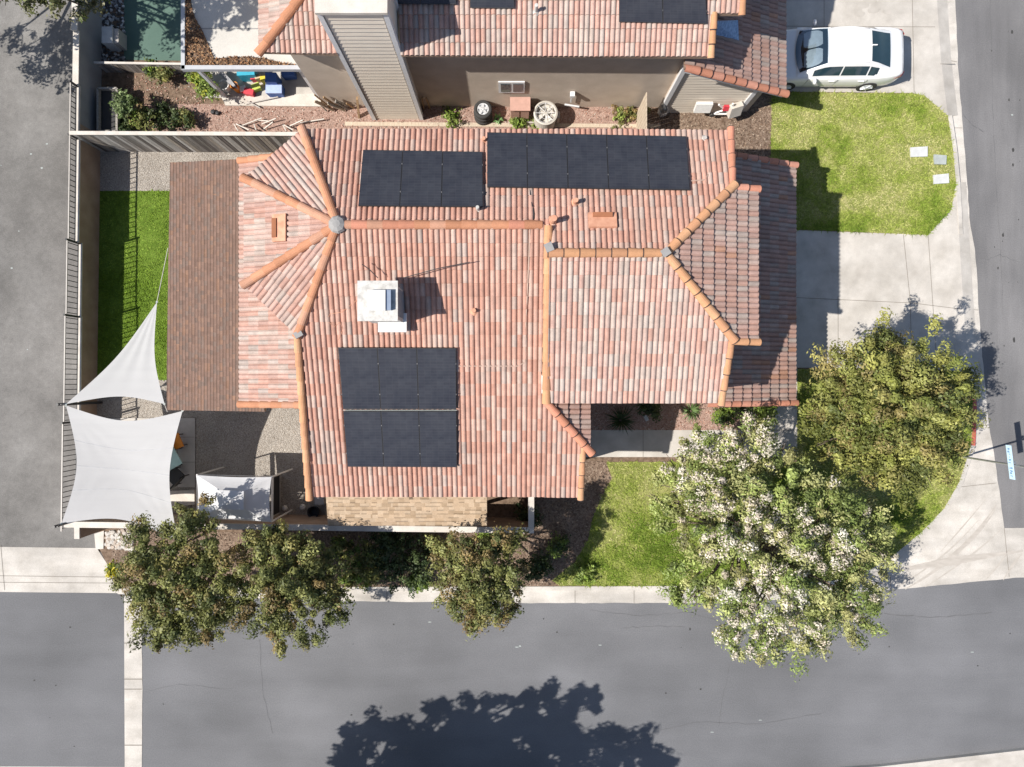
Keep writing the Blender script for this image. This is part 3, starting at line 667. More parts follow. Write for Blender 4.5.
# small terracotta low-profile vents
def vent(c, zf, rz, parent):
    b = MB(); z = zf(c[0], c[1]) + .07; s = (zf(c[0], c[1] + .1) - zf(c[0], c[1] - .1)) / .2; sx = (zf(c[0] + .1, c[1]) - zf(c[0] - .1, c[1])) / .2
    b.box((c[0], c[1], z + .03), (.72, .42, .09), rz=rz, rx=math.atan(s) if rz == 0 else math.atan(sx) * -1)
    v = obj('roof_vent', b, 'terra', parent)
    b = MB()
    b.box((c[0] - (.0 if rz == 0 else .14), c[1] + (.14 if rz == 0 else 0), z + .05), (.5, .12, .07), rz=rz)
    obj('vent_slot', b, 'rust', v)
vent((2.32, 4.18), zN, 0, roof); vent((-6.12, 4.1), zWF, PI / 2, bay)
def pipe(px, py, zf, h, r=.05, mat='terra', par=None, lean=0):
    t = (HCAM - 0); 
    z = 5.5
    for _ in range(12):
        p = P(px, py, z); z = zf(p.x, p.y) + .03
    p = P(px, py, z)
    b = MB().lathe(p, [(r * 2.2, 0), (r * 1.3, .06), (r, .07), (r, h), (r * .8, h)], 12)
    obj('vent_pipe', b, mat, par or roof)
    return p
pipe(553, 222, zN, .42, .08); pipe(575, 203, zN, .3, .06); pipe(478, 210, zN, .3, .045, 'white_old'); pipe(484, 141, zN, .22, .05, 'terra')
pipe(474, 311, zSW, .16, .06, 'terra', roof_s); pipe(704, 139, zN, .12, .05, 'rail')
def ray(px, py, zf, off=0):
    z = 5.5
    for _ in range(25):
        p = P(px, py, z); z = zf(p.x, p.y) + off
    return P(px, py, z)
def conduit(pts, zf, r=.02, mat='rail', par=None, off=.07):
    b = MB().tube([ray(a, c, zf, off) for a, c in pts], r, 6); obj('conduit', b, mat, par)
conduit([(458, 366), (518, 366), (525, 362), (526, 320), (529, 260), (530, 228)], zSW, .02, 'pipe_tan', roof_s)
conduit([(532, 226), (534, 214), (531, 200), (530, 188)], zN, .02, 'iron', roof)
conduit([(690, 181), (704, 180), (709, 174), (708, 142)], zN, .02, 'pipe_tan', roof)
conduit([(541, 378), (545, 320), (546, 262)], zSW, .012, 'iron', roof_s)
conduit([(403, 278), (440, 268), (470, 262)], zSW, .012, 'iron', roof_s, off=.35)
conduit([(378, 278), (370, 270), (362, 264)], zSW, .012, 'iron', roof_s, off=.35)
conduit([(357, 300), (342, 312), (330, 314), (327, 320), (334, 327), (340, 322), (343, 330), (338, 340)], zSW, .008, 'terra', roof_s, off=.08)
b = MB().box((1.17 - .3, -.02, 5.35), (.12, .5, .25)); obj('flashing', b, 'white', roof_e)
# walls
w = MB(); o_ = .38
wall_prism(w, [(-5.3, 6.45), (.95, 6.45), (.95, 4.07), (-4.47, 4.07)], zN); wall_prism(w, [(.95, 6.45), (5.55, 6.45), (5.55, 5.1), (3.9, 3.3), (.95, 3.3)], zN)
wall_prism(w, [(-4.47, 4.07), (.95, 4.07), (.95, -2.95), (-5.5, -2.95), (-5.4, 1.4)], zSW)
wall_prism(w, [(.95, -.8), (1.62, -1.5), (1.62, -2.95), (.95, -2.95)], zSW)
wall_prism(w, [(.97, 3.3), (3.9, 3.3), (5.5, 1.3), (5.4, -.1), (.97, -.1)], zSE); wall_prism(w, [(3.9, 3.3), (5.5, 4.95), (6.15, 4.9), (6.15, 1.35), (5.5, 1.35)], zHE)
wall_prism(w, [(-4.47, 4.07), (-6.85, 5.35), (-6.85, 2.85)], zWF); wall_prism(w, [(-4.47, 4.07), (-5.5, 6.5), (-6.9, 5.3)], zDN); wall_prism(w, [(-4.47, 4.07), (-6.9, 2.9), (-5.6, 1.65)], zDS)
wall_prism(w, [(5.5, 6.5), (8.5, 6.5), (8.5, -.25), (5.5, -.25)], zGA); wall_prism(w, [(-7.5, 6.3), (-7.5, -.3), (-5.4, -.3), (-5.4, 6.3)], zLW)
obj('wall', w, 'stucco', house)
gd = MB()
for k in range(4): gd.box((8.52, 3.1, .1 + .28 + k * .55), (.05, 4.7, .52))
obj('garage_door', gd, 'trim', house)
for (c, s) in (((-2.5, -2.97, 1.7), (1.5, .06, 1.1)), ((3.2, -.12, 1.6), (1.4, .06, 1.1)), ((2.6, 6.47, 4.3), (1.2, .06, .9)), ((-7.52, 3, 1.6), (.06, 1.6, 1.2))):
    f = obj('window', MB().box(c, s), 'trim', house); obj('pane', MB().box(c, tuple(q * (.86 if q > .1 else 1.3) for q in s)), 'darkglass', f)
# shingled patio cover and lean-to
SHB = [((.25, .165, .13), 6), ((.265, .175, .138), 6), ((.29, .185, .138), 3), ((.31, .19, .135), .8), ((.235, .17, .14), 4)]
SHT = [((.46, .345, .24), 7), ((.48, .37, .265), 6), ((.4, .295, .2), 3), ((.37, .27, .18), 1.2)]
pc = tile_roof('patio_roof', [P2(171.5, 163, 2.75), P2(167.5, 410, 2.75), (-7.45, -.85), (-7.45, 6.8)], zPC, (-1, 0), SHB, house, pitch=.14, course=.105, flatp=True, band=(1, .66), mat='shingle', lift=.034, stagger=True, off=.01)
for y in (6.6, 4.2, 1.8, -.6): obj('post', MB().box((-10.45, y, 1.36), (.13, .13, 2.6)), 'fascia', house)
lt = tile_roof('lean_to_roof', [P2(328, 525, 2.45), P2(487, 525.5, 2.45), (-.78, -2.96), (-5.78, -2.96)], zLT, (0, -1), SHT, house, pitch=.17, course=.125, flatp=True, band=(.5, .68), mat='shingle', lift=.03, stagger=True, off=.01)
for x in (-5.6, -1.0): obj('post', MB().box((x, -4.2, 1.2), (.11, .11, 2.4)), 'fascia', house)
# ---------------------------------------------------------------- solar panels
PGRP = 'solar panels on the tiled roofs'
def panel_uv(o):
    uv = o.data.uv_layers.new(name='UV')
    for p in o.data.polygons:
        for li, q in zip(p.loop_indices, ((0, 0), (1, 0), (1, 1), (0, 1))): uv.data[li].uv = q
def solar(quad, zf, label, clamps=True):
    """quad: 4 pixel corners (upper left, upper right, lower right, lower left)"""
    q = [ray(a, c, zf, .17) for a, c in quad]
    cen = sum(q, Vector()) / 4; n = (q[1] - q[0]).cross(q[3] - q[0]); n = -n.normalized() if n.z < 0 else n.normalized()
    t = thing('solar_panel', label, 'solar panel', cen - n * .04, PGRP)
    g = .008
    q = [cen + (p - cen) * (1 - g) for p in q]
    b = MB(); b.add([p - n * .035 for p in q] + q, [(0, 1, 2, 3), (7, 6, 5, 4), (0, 4, 5, 1), (1, 5, 6, 2), (2, 6, 7, 3), (3, 7, 4, 0)])
    obj('frame', b, 'panelframe', t)
    qi = [cen + (p - cen) * .972 + n * .003 for p in q]
    o = obj('cell_sheet', MB().add([qi[3], qi[2], qi[1], qi[0]], [(0, 1, 2, 3)]), 'solar', t); panel_uv(o)
    for s in (.25, .75):
        for (e0, e1) in ((0, 3), (1, 2)):
            p = q[e0].lerp(q[e1], s) + n * .008; obj('clamp', MB().box(p, (.02, .035, .015)), 'clamp', t)
    return t
def lerp2(a, b_, t): return (a[0] + (b_[0] - a[0]) * t, a[1] + (b_[1] - a[1]) * t)
def row(c, n, zf, labels):
    for i in range(n):
        solar([lerp2(c[0], c[1], i / n), lerp2(c[0], c[1], (i + 1) / n), lerp2(c[3], c[2], (i + 1) / n), lerp2(c[3], c[2], i / n)], zf, labels[i])
row([(363, 149.5), (482.5, 151.5), (483, 207), (358, 206)], 3, zN, ['black solar panel, farthest from the five panel row in the three panel row', 'middle black solar panel of the three panel row beside the ridge', 'black solar panel of the three panel row, next to the five panel row'])
row([(487, 132), (686, 136), (690, 190), (487, 187)], 5, zN, ['first black solar panel of the five panel row, touching the three panel row', 'second black solar panel of the five panel row from the three panel row', 'centre black solar panel of the five panel row above the ridge', 'fourth black solar panel of the five panel row from the three panel row', 'end black solar panel of the five panel row, nearest the lawn'])
row([(338, 347.5), (456, 348), (456.5, 409.5), (343, 409.5)], 3, zSW, ['corner black solar panel of the six panel block, cooler side and nearest the sails', 'middle black solar panel in the block row just below the white cooler', 'black solar panel of the six panel block, cooler side and nearest the driveway'])
row([(343, 411), (456.5, 411), (457, 467.5), (347.5, 467)], 3, zSW, ['black solar panel of the six panel block nearest the white pop-up canopy', 'middle black solar panel in the row of the block nearest the street', 'black solar panel of the six panel block, street side and nearest the driveway'])
a_ = ray(343, 410.2, zSW, .12); c_ = ray(457, 410.2, zSW, .12); obj('mounting_rail', MB().bar(a_, c_, .016, .02), 'lid_grey', roof_s)
# ---------------------------------------------------------------- rooftop cooler
ct = ray(381, 305, zSW, 0)
C0 = P(377, 300.5, 7.15)
cool = thing('evaporative_cooler', 'white boxy evaporative cooler standing on the tiled roof above the panel block', 'cooler', (C0.x, C0.y, 5.3))
b = MB(); x0, x1, y0, y1 = C0.x - .44, C0.x + .46, C0.y - .46, C0.y + .46
b.prism([(x0 + .06, y0 + .02), (x1, y0 + .02), (x1, y1 - .06), (x0 + .06, y1 - .06)], 5.5, 7.02); obj('cabinet', b, 'white_old', cool)
b = MB(); b.box((C0.x, C0.y, 7.05), (x1 - x0 + .1, y1 - y0 + .08, .06)); lid = obj('lid', b, 'white_old', cool)
obj('duct_cap', MB().box((C0.x + .0, C0.y - .0, 7.16), (.44, .5, .16)), 'white', cool)
obj('duct', MB().box((C0.x + .29, C0.y + .01, 7.14), (.12, .5, .12)), 'duct', cool)
b = MB()
for k in range(7): b.box((x1 + .006, C0.y, 5.85 + k * .15), (.012, .7, .06))
obj('louver', b, 'grey', cool)
obj('base_tray', MB().box((C0.x + .17, y0 + .02, zSW(0, y0) + .3), (.75, .5, .1)), 'white', cool)
for sx in (x0 + .12, x1 - .08):
    for sy in (y0 + .1, y1 - .15): obj('leg', MB().box((sx, sy, (zSW(0, sy) + 5.5) / 2), (.05, .05, 5.5 - zSW(0, sy) + .1)), 'steel', cool)

# ---------------------------------------------------------------- neighbour house
nb = thing('house', 'neighbour house with salmon tile roof, tall sided chimney and tan stucco wall', 'house', (-1, 12, 0))
zNS = lambda x, y: 4.88 + .33 * (y - 9.13); zNW = lambda x, y: 4.9 + .33 * (x + 7.05); zNG = lambda x, y: 2.6 + .5 * (8.55 - x)
NR = [(-7.02, 9.25), (5.56, 9.13), (5.56, 14.5), (-1.8, 14.5)]
r1 = tile_roof('roof', [(-3.1, 9.18), (5.56, 9.13), (5.56, 14.5), (-1.8, 14.5), (-3.1, 13.2)], zNS, (0, -1), TILE_PALE, nb)
tile_roof('roof', [(-7.02, 9.25), (-4.87, 9.2), (-4.87, 11.42)], zNS, (0, -1), TILE_PALE, nb)
tile_roof('roof', [(-4.87, 10.4), (-3.1, 10.4), (-3.1, 13.2), (-4.87, 11.42)], zNS, (0, -1), TILE_PALE, nb)
tile_roof('roof', [(5.56, 10.15), (6.3, 10.15), (6.3, 14.5), (5.56, 14.5)], zNS, (0, -1), TILE_PALE, nb)
r2 = tile_roof('roof', [(-7.06, 9.2), (-1.8, 14.5), (-7.06, 14.5)], zNW, (-1, 0), TILE_PALE, nb)
r3 = tile_roof('garage_roof', [(4.95, 9.04), (8.55, 9.04), (8.55, 14.5), (4.95, 14.5)], zNG, (1, 0), TILE_EAST, nb, lift=.05)
caps((-7.05, 9.2, 4.93), (-1.85, 14.5, 6.64), r1, r=.14)
caps((5.55, 9.12, 4.88), (5.55, 10.15, 5.24), r1, r=.1, pal=CAPC2); caps((6.3, 10.13, 5.22), (6.3, 14.4, 6.62), r1, r=.1, pal=CAPC2)
caps((4.95, 9.04, zNG(4.95, 0)), (8.55, 9.04, 2.62), r3, r=.12, pal=CAPR, ln=.45)
w = MB(); wall_prism(w, [(-6.55, 9.72), (5.2, 9.66), (5.2, 14.4), (-6.55, 14.4)], lambda x, y: 4.75 + .1 * 0)
obj('wall', w, 'stucco', nb)
GW = 9.5
b = MB(); zz = .1; n = 0
while zz < 4.4:
    xa = 5.2; xb = min(7.84, 8.55 - (zz + .2 - 2.6) / .5 if zz > 2.3 else 7.84)
    if xb > xa + .1: b.add([(xa, GW - .03, zz), (xb, GW - .03, zz), (xb, GW - .005, zz + .19), (xa, GW - .005, zz + .19), (xa, GW + .05, zz), (xb, GW + .05, zz)], [(0, 1, 2, 3), (4, 5, 1, 0)])
    zz += .19
obj('siding', b, 'siding', nb)
w = MB(); w.prism([(5.15, GW + .01), (8.2, GW + .01), (8.2, 14.4), (5.15, 14.4)], 0, lambda x, y: zNG(x, y) - .12); obj('wall', w, 'stucco', nb)
for x, z1 in ((5.18, 4.2), (7.87, 2.85)): obj('corner_trim', MB().box((x, GW - .03, z1 / 2), (.14, .1, z1)), 'trim', nb)
obj('rake_board', MB().add([(4.9, 9.03, 4.2), (8.5, 9.03, 2.45), (8.5, 9.03, 2.6), (4.9, 9.03, 4.36)], [(0, 1, 2, 3)]), 'trim', nb)
# window in the neighbour wall, light fixture, meter pipe
f = MB(); wc = P(511.5, 85.5, 1.75); wc.y = 9.67
fr = obj('window', MB().box((wc.x, 9.655, wc.z), (.85, .04, .8)), 'trim', nb)
for s in (-1, 1): obj('pane', MB().box((wc.x + s * .2, 9.63, wc.z), (.3, .02, .58)), 'darkglass', fr)
lp = P(572, 95, 1.2); b = MB().box((lp.x, 9.58, 1.35), (.15, .16, .14)); b.bar((lp.x, 9.6, 1.3), (lp.x, 9.6, .7), .04); b.bar((lp.x - .2, 9.55, .62), (lp.x + .3, 9.5, .55), .05)
obj('wall_light', b, 'trim', nb)
# chimney chase
chx0, chx1, chy = -4.81, -3.16, 9.26
cm = MB().prism([(chx0, chy), (chx1, chy), (chx1, chy + 1.1), (chx0, chy + 1.1)], 0, 7.0); ch = obj('chimney', cm, 'siding', nb)
b = MB(); zz = .05
while zz < 6.9:
    b.add([(chx0 + .1, chy - .028, zz), (chx1 - .1, chy - .028, zz), (chx1 - .1, chy - .006, zz + .195), (chx0 + .1, chy - .006, zz + .195), (chx0 + .1, chy, zz), (chx1 - .1, chy, zz)], [(0, 1, 2, 3), (4, 5, 1, 0)])
    zz += .2
obj('siding', b, 'siding', ch)
b = MB()
for x in (chx0, chx1): b.box((x, chy + .03, 3.5), (.13, .16, 6.98))
b.box((chx1 + .02, chy + 1.05, 3.5), (.08, .12, 6.98)); obj('corner_trim', b, 'trim', ch)
obj('chimney_cap', MB().box(((chx0 + chx1) / 2, chy + .56, 7.05), (1.8, 1.3, .1)), 'cream', ch)
obj('flue', MB().box(((chx0 + chx1) / 2 + .1, chy + .75, 7.25), (.62, .5, .3)), 'steel', ch)
row([(381, -49), (456, -48), (456, 4.5), (385, 4)], 2, zNS, ['black solar panel right beside the sided chimney', 'black solar panel second from the sided chimney'])
solar([(469, -47), (513, -47), (514.5, 8.5), (470, 8)], zNS, 'single black solar panel on the neighbour roof, beside the chimney pair')
row([(619, -28), (705, -27), (707, 24), (619, 22)], 2, zNS, ['black solar panel of the neighbour pair, nearest the roof middle', 'black solar panel of the neighbour pair, nearest the white car'])
pipe(536, 12, zNS, .35, .05, 'white_old', nb)
q = [ray(714, 21, zNG, .5), ray(738, 20, zNG, .5), ray(739, 40, zNG, .12), ray(714, 34, zNG, .12)]
obj('flashing_sheet', MB().add(q + [p - Vector((0, 0, .02)) for p in q], [(3, 2, 1, 0), (4, 5, 6, 7), (0, 1, 5, 4), (1, 2, 6, 5), (2, 3, 7, 6), (3, 0, 4, 7)]), 'bluesheet', nb)
# neighbour patio cover
zc = 2.78
pcx0, pcx1, pcy = P2(183.5, 0, zc)[0], P2(301, 0, zc)[0], P2(0, 68, zc)[1]
np_ = thing('patio_cover', 'flat pale patio cover heaped with brown leaves along its gutter', 'patio cover', ((pcx0 + pcx1) / 2, 12, 0))
obj('roof_sheet', MB().box(((pcx0 + pcx1) / 2, pcy + 2.6, zc - .08), (pcx1 - pcx0, 5.2, .08)), 'roof_white', np_)
b = MB(); b.box((pcx0, pcy + 2.6, zc - .03), (.12, 5.3, .16)); b.box(((pcx0 + pcx1) / 2, pcy, zc - .03), (pcx1 - pcx0 + .1, .13, .16)); obj('gutter', b, 'gutterw', np_)
yj = P2(0, 28, zc)[1]; obj('seam', MB().box(((pcx0 + pcx1) / 2, yj, zc - .035), (pcx1 - pcx0 - .2, .03, .015)), 'lead', np_)
for x in (pcx0 + .2, pcx1 - .2): obj('post', MB().box((x, pcy + .2, 1.35), (.1, .1, 2.65)), 'trim', np_)
LIT = [(185, -20), (190, -4), (192, 10), (196, 20), (202, 30), (208, 44), (214, 58), (229, 56.5), (250, 56), (266, 58), (280, 62), (292, 63.5), (297, 65), (185, 66)]
lp_ = poly(LIT, zc); n = 9000
def litter():
    a = np.array(lp_); x0, y0 = a.min(0); x1, y1 = a.max(0)
    x = RNG.uniform(x0, x1, n); y = RNG.uniform(y0, y1, n); k = np.array([inpoly(u, w_, lp_) for u, w_ in zip(x, y)]); x = x[k]; y = y[k]; m_ = len(x)
    V = quads(np.stack([x, y, zc - .03 + RNG.uniform(0, .07, m_)], 1), RNG.uniform(.02, .045, m_), RNG, flat=.6, asp=.5)
    C = np.array([(.24, .12, .06), (.16, .09, .055), (.33, .18, .09), (.42, .26, .14), (.12, .075, .05)])[RNG.integers(0, 5, m_)] * RNG.uniform(.7, 1.2, m_)[:, None]
    raw_mesh('leaf_litter', V, None, C, 'litter', kind='stuff', label='brown fallen leaves heaped along the patio cover gutter')
litter()
struct('leaf_bed', MB().sheet(lp_, zc - .034), 'soil', kind='stuff', label='dark layer of rotted leaves on the patio cover')

# ---------------------------------------------------------------- walls, fences
def wl(py, off=0): 
    y = P2(0, py)[1]; return (-14.325 + (y - 13.5) * .0134 + off, y)
gw = thing('block_wall', 'long stepped block wall between the alley and the side yards', 'wall', (-14.5, 4, 0))
segs = [(-120, 52, 1.45, 'block_grey', 'block_grey'), (52, 103, 1.36, 'block_grey', 'block_grey'), (103, 152, 1.28, 'block_grey', 'block'), (152, 250, 1.24, 'block', 'block'), (250, 320, 1.06, 'block', 'block'), (320, 520, 1.03, 'block', 'block')]
for a, c, h, m1, m2 in segs:
    p0 = wl(a); p1 = wl(c)
    mat = m1
    if a == 103:
        for (aa, cc, mm) in ((103, 137, 'block_grey'), (137, 152, 'block')):
            q0 = wl(aa); q1 = wl(cc); obj('wall_section', MB().prism([(q0[0] - .1, q0[1]), q0, q1, (q1[0] - .1, q1[1])], -.02, h), mm, gw)
    else: obj('wall_section', MB().prism([(p0[0] - (.16 if a < 100 else .1), p0[1]), p0, p1, (p1[0] - (.16 if a < 100 else .1), p1[1])], -.02, h), mat, gw)
    obj('coping', MB().prism([(p0[0] - (.17 if a < 100 else .07), p0[1] + .02), (p0[0] + .03, p0[1] + .02), (p1[0] + .03, p1[1]), (p1[0] - (.17 if a < 100 else .07), p1[1])], h, h + .05), 'cream', gw)
rails = thing('iron_railing', 'thin iron railing with close pickets along the top of the alley wall', 'railing', (-14.7, 3, 1.0))
ztop = 1.72
b = MB(); bt = MB(); bb = MB(); bp = MB(); ya, yb = P2(0, 103)[1], P2(0, 518)[1]; y = ya; k = 0
off = -.05; pick_me = {}
def hs(py): return 1.33 if py < 152 else 1.29 if py < 250 else 1.11 if py < 320 else 1.08
for (a, c) in ((103, 152), (152, 250), (250, 320), (320, 420), (420, 520)):
    q0 = wl(a, off); q1 = wl(c, off); zt = 1.68 if a < 250 else 1.74 if a < 320 else 1.79 if a < 420 else 1.84
    bt.bar((*q0, zt), (*q1, zt), .035); bb.bar((*q0, hs(a + 5) + .08), (*q1, hs(a + 5) + .08), .03)
    obj('post', MB().box((q0[0], q0[1], (hs(a + 5) + zt) / 2 + .03), (.06, .06, zt - hs(a + 5) + .08)), 'iron', rails)
    n = int(abs(q1[1] - q0[1]) / .165)
    for i in range(n):
        t = (i + .5) / n; x = q0[0] + (q1[0] - q0[0]) * t; y = q0[1] + (q1[1] - q0[1]) * t
        if pick_me.get(a) is None: pick_me[a] = obj('picket', MB().box((x, y, (hs(a + 5) + .06 + zt) / 2), (.022, .022, zt - hs(a + 5) - .06)), 'iron', rails); px0, py0 = x, y
        else:
            c_ = pick_me[a].copy(); COL.objects.link(c_); c_.parent = rails; c_.location = (x - px0, y - py0, 0)
obj('top_rail', bt, 'rail', rails); obj('bottom_rail', bb, 'iron', rails)
# wooden fence
def board_fence(name, p0, p1, h, label, mat='wood_grey', topw=.12, n=None, lean=0):
    p0 = Vector((*p0, 0)); p1 = Vector((*p1, 0)); d = (p1 - p0).normalized(); nn = Vector((-d.y, d.x, 0)); L = (p1 - p0).length
    t = thing(name, label, 'fence', (p0 + p1) / 2)
    b = MB(); k = 0; x = 0
    while x < L:
        wd = random.uniform(.12, .15); hh = h - random.uniform(.04, .1)
        c = p0 + d * (x + wd / 2); b.box((c.x, c.y, hh / 2), (wd - .012, .022, hh), rz=math.atan2(d.y, d.x) + random.uniform(-.1, .1), c_=random.choice([(.46, .43, .4), (.3, .27, .25), (.2, .18, .16), (.52, .49, .46), (.38, .33, .28), (.14, .12, .11)])); x += wd
    obj('board', b, 'plank', t)
    c = (p0 + p1) / 2; obj('top_rail', MB().box((c.x, c.y, h), (L, topw, .045), rz=math.atan2(d.y, d.x)), 'cream', t)
    b = MB()
    for z in (.35, h - .3): b.box((c.x + nn.x * .045, c.y + nn.y * .045, z), (L, .05, .09), rz=math.atan2(d.y, d.x))
    obj('rail', b, mat, t)
    return t
board_fence('board_fence', (-14.35, 8.12), (-5.5, 8.08), 1.86, 'weathered grey board fence between the two back yards')
board_fence('board_fence', (-14.2, 10.9), (-11.1, 10.85), .8, 'low tattered board fence beside the green ground sheet', topw=.07)
g = thing('side_gate', 'pale wooden side gate standing between the two houses', 'gate', (4.36, 9, 0))
b = MB()
for k in range(9): b.box((4.36, 8.0 + .16 * k + .08, .95), (.03, .148, 1.85))
obj('board', b, 'wood_pale', g); b = MB(); b.box((4.4, 8.7, .4), (.05, 1.4, .09)); b.box((4.4, 8.7, 1.5), (.05, 1.4, .09)); obj('rail', b, 'wood_pale', g)
obj('latch', MB().box((4.31, 8.15, 1.1), (.03, .12, .04)), 'iron', g)
# garden wall to the south
sw = thing('garden_wall', 'low tan garden wall with pale coping along the street side of the yard', 'wall', (-7, -4.7, 0))
hW = 1.85
A0 = (P(64, 525.5, hW).x, P(64, 525.5, hW).y + .03); A1 = (P(534, 530.5, hW).x, P(534, 530.5, hW).y)
def strip(a, c, w_, z0, z1, mat, name, par):
    a = Vector(a); c = Vector(c); t = (c - a).normalized(); nn = Vector((-t.y, t.x)) * w_ / 2
    return obj(name, MB().prism([tuple(a - nn), tuple(c - nn), tuple(c + nn), tuple(a + nn)], z0, z1), mat, par)
strip(A0, A1, .15, -.02, hW - .05, 'block', 'wall_section', sw); strip(A0, A1, .19, hW - .05, hW, 'cream', 'coping', sw)
E0 = (A1[0] - .09, A1[1] + .1); E1 = (A1[0] - .09, -3.0)
strip(E0, E1, .15, -.02, hW - .05, 'block', 'wall_section', sw); strip(E0, E1, .19, hW - .052, hW - .002, 'cream', 'coping', sw)
S0 = (P(76.5, 527, hW).x, A0[1] - .1); S1 = (P(76.5, 539, hW).x, P(76.5, 539, hW).y)
strip(S0, S1, .14, -.02, hW - .06, 'block', 'wall_section', sw); strip(S0, S1, .17, hW - .06, hW - .01, 'cream', 'coping', sw)
struct('concrete_strip', MB().prism(poly([(96.5, 533), (106, 530), (105.5, 548), (98, 548.5)]), -.02, .13), 'cream')
# low step by the lean-to
obj('utility_box', MB().box(P(322.5, 497, .5), (.32, .38, .8)), 'block_grey', label='grey utility box beside the tan shingled lean-to', cat='utility box')

# ---------------------------------------------------------------- shade sails and canopy
def sail(name, corners, label, sag=.25, curve=.2, n=18):
    cs = [Vector(c) for c in corners]; cen = sum(cs, Vector()) / len(cs)
    def edge(a, c, t):
        p = a.lerp(c, t); m = 4 * t * (1 - t); p = p.lerp(cen, m * curve); p.z -= m * sag * .25; return p
    t = thing(name, label, 'shade sail', (cen.x, cen.y, min(c.z for c in cs)))
    b = MB()
    if len(cs) == 4:
        def fn(u, v):
            A = edge(cs[0], cs[1], u); B = edge(cs[3], cs[2], u); C = edge(cs[0], cs[3], v); D = edge(cs[1], cs[2], v)
            bl = cs[0] * (1 - u) * (1 - v) + cs[1] * u * (1 - v) + cs[2] * u * v + cs[3] * (1 - u) * v
            p = A * (1 - v) + B * v + C * (1 - u) + D * u - bl; p.z -= 16 * u * v * (1 - u) * (1 - v) * sag * .35
            for q, (a_, b_) in enumerate(((u, v), (1 - u, v), (1 - u, 1 - v), (u, 1 - v))):
                rr_ = math.hypot(a_, b_) + 1e-6; p.z += .009 * math.sin(math.atan2(b_, a_) * 16 + q) * max(0, 1 - rr_ * 1.6) * min(1, rr_ * 8)
            return p
    else:
        def fn(u, v):
            A = edge(cs[0], cs[1], v); B = edge(cs[0], cs[2], v)
            l = edge(cs[1], cs[2], u); s = cs[1].lerp(cs[2], u)
            p = A.lerp(B, u) + (l - s) * v * v; p.z += .035 * math.sin(u * 19) * (1 - v) * v; return p
    b.grid(fn, n * 2, n * 2); obj('cloth', b, 'sail', t, smooth=True)
    for c in cs: obj('corner_ring', MB().lathe(c, [(.035, -.012), (.035, .012), (.015, .014)], 10), 'lid_grey', t)
    if len(cs) == 4:
        for q in (.25, .5, .75):
            pts = [fn(k / 20, q) + Vector((0, 0, .004)) for k in range(21)]; b = MB()
            for k in range(20): b.add([pts[k] - Vector((0, .012, 0)), pts[k + 1] - Vector((0, .012, 0)), pts[k + 1] + Vector((0, .012, 0)), pts[k] + Vector((0, .012, 0))], [(0, 1, 2, 3)])
            obj('seam', b, 'seam', t)
    return t, cs
SQ, sc_ = sail('square_shade_sail', [P(66, 405.5, 2.25), P(182.5, 411, 2.7), P(178, 541, 2.2), P(61.5, 523.5, 2.2)], 'large square pale grey shade sail over the side patio')
TR, tc_ = sail('triangular_shade_sail', [P(157, 302, 2.55), P(66, 404, 2.3), P(164.5, 404, 2.65)], 'pale grey triangular shade sail pulled to a point over the turf', curve=.22)
def rope(a, c, par, r=.012, mat='rail', name='rope'): obj(name, MB().tube([a, c], r, 6), mat, par)
rope(tc_[0], P(168, 248, 2.74), TR, .012); rope(tc_[1], P(59, 404, 2.4), TR); rope(tc_[2], P(167.5, 412, 2.7), TR)
rope(sc_[1], P(186, 409, 2.76), SQ); rope(sc_[0], P(59, 404, 2.38), SQ); rope(sc_[3], P(54, 527, 2.38), SQ)
def sail_post(px, py, h, label):
    p = P(px, py, h); t = thing('sail_post', label, 'post', (p.x, p.y, 0), 'posts holding the shade sails')
    obj('pole', MB().tube([(p.x, p.y, 0), (p.x, p.y, h)], .045, 10), 'iron', t); obj('bracket', MB().box((p.x + .06, p.y, h - .06), (.12, .03, .05)), 'iron', t)
sail_post(57, 404.5, 2.45, 'black post on the alley wall where both sails meet'); sail_post(53.5, 527, 2.45, 'black post at the end of the garden wall by the alley'); sail_post(181, 545, 2.3, 'dark post under the tree holding the sail corner')
# pop-up canopy
zcn = 2.2
cc = [P(196, 475, zcn), P(271.5, 477, zcn), P(271, 522, zcn), P(197, 518, zcn)]
can = thing('popup_canopy', 'small white pop-up canopy beside the square sail', 'canopy', (sum(cc, Vector()) / 4) * Vector((1, 1, 0)).length * 0 + Vector(((cc[0].x + cc[1].x) / 2, (cc[0].y + cc[2].y) / 2, 0)))
pk = [P(221, 491, 2.5), P(243, 492, 2.5), P(243, 508, 2.5), P(221, 507, 2.5)]
b = MB()
for i in range(4):
    a, c, d, e = cc[i], cc[(i + 1) % 4], pk[(i + 1) % 4], pk[i]; m = (c - a)
    def fn(u, v, a=a, c=c, d=d, e=e):
        lo = a.lerp(c, u); ctr = Vector(((cc[0].x + cc[2].x) / 2, (cc[0].y + cc[2].y) / 2, lo.z)); lo = lo.lerp(ctr, .05 * 4 * u * (1 - u)); hi = e.lerp(d, u)
        p = lo.lerp(hi, v); p.z -= .03 * 4 * v * (1 - v); return p
    b.grid(fn, 10, 6)
for i in range(4):
    a, c = cc[i], cc[(i + 1) % 4]; b.add([a, c, c - Vector((0, 0, .2)), a - Vector((0, 0, .2))], [(3, 2, 1, 0)])
obj('cloth', b, 'canopy', can)
vz = Vector((0, 0, .1)); cp = sum(pk, Vector()) / 4
b = MB(); top = [cp + (p - cp) * 1.18 + Vector((0, 0, .1)) for p in pk]; ap = cp + Vector((0, 0, .2))
b.add(top + [ap], [(1, 0, 4), (2, 1, 4), (3, 2, 4), (0, 3, 4)]); obj('vent', b, 'canopy', can)
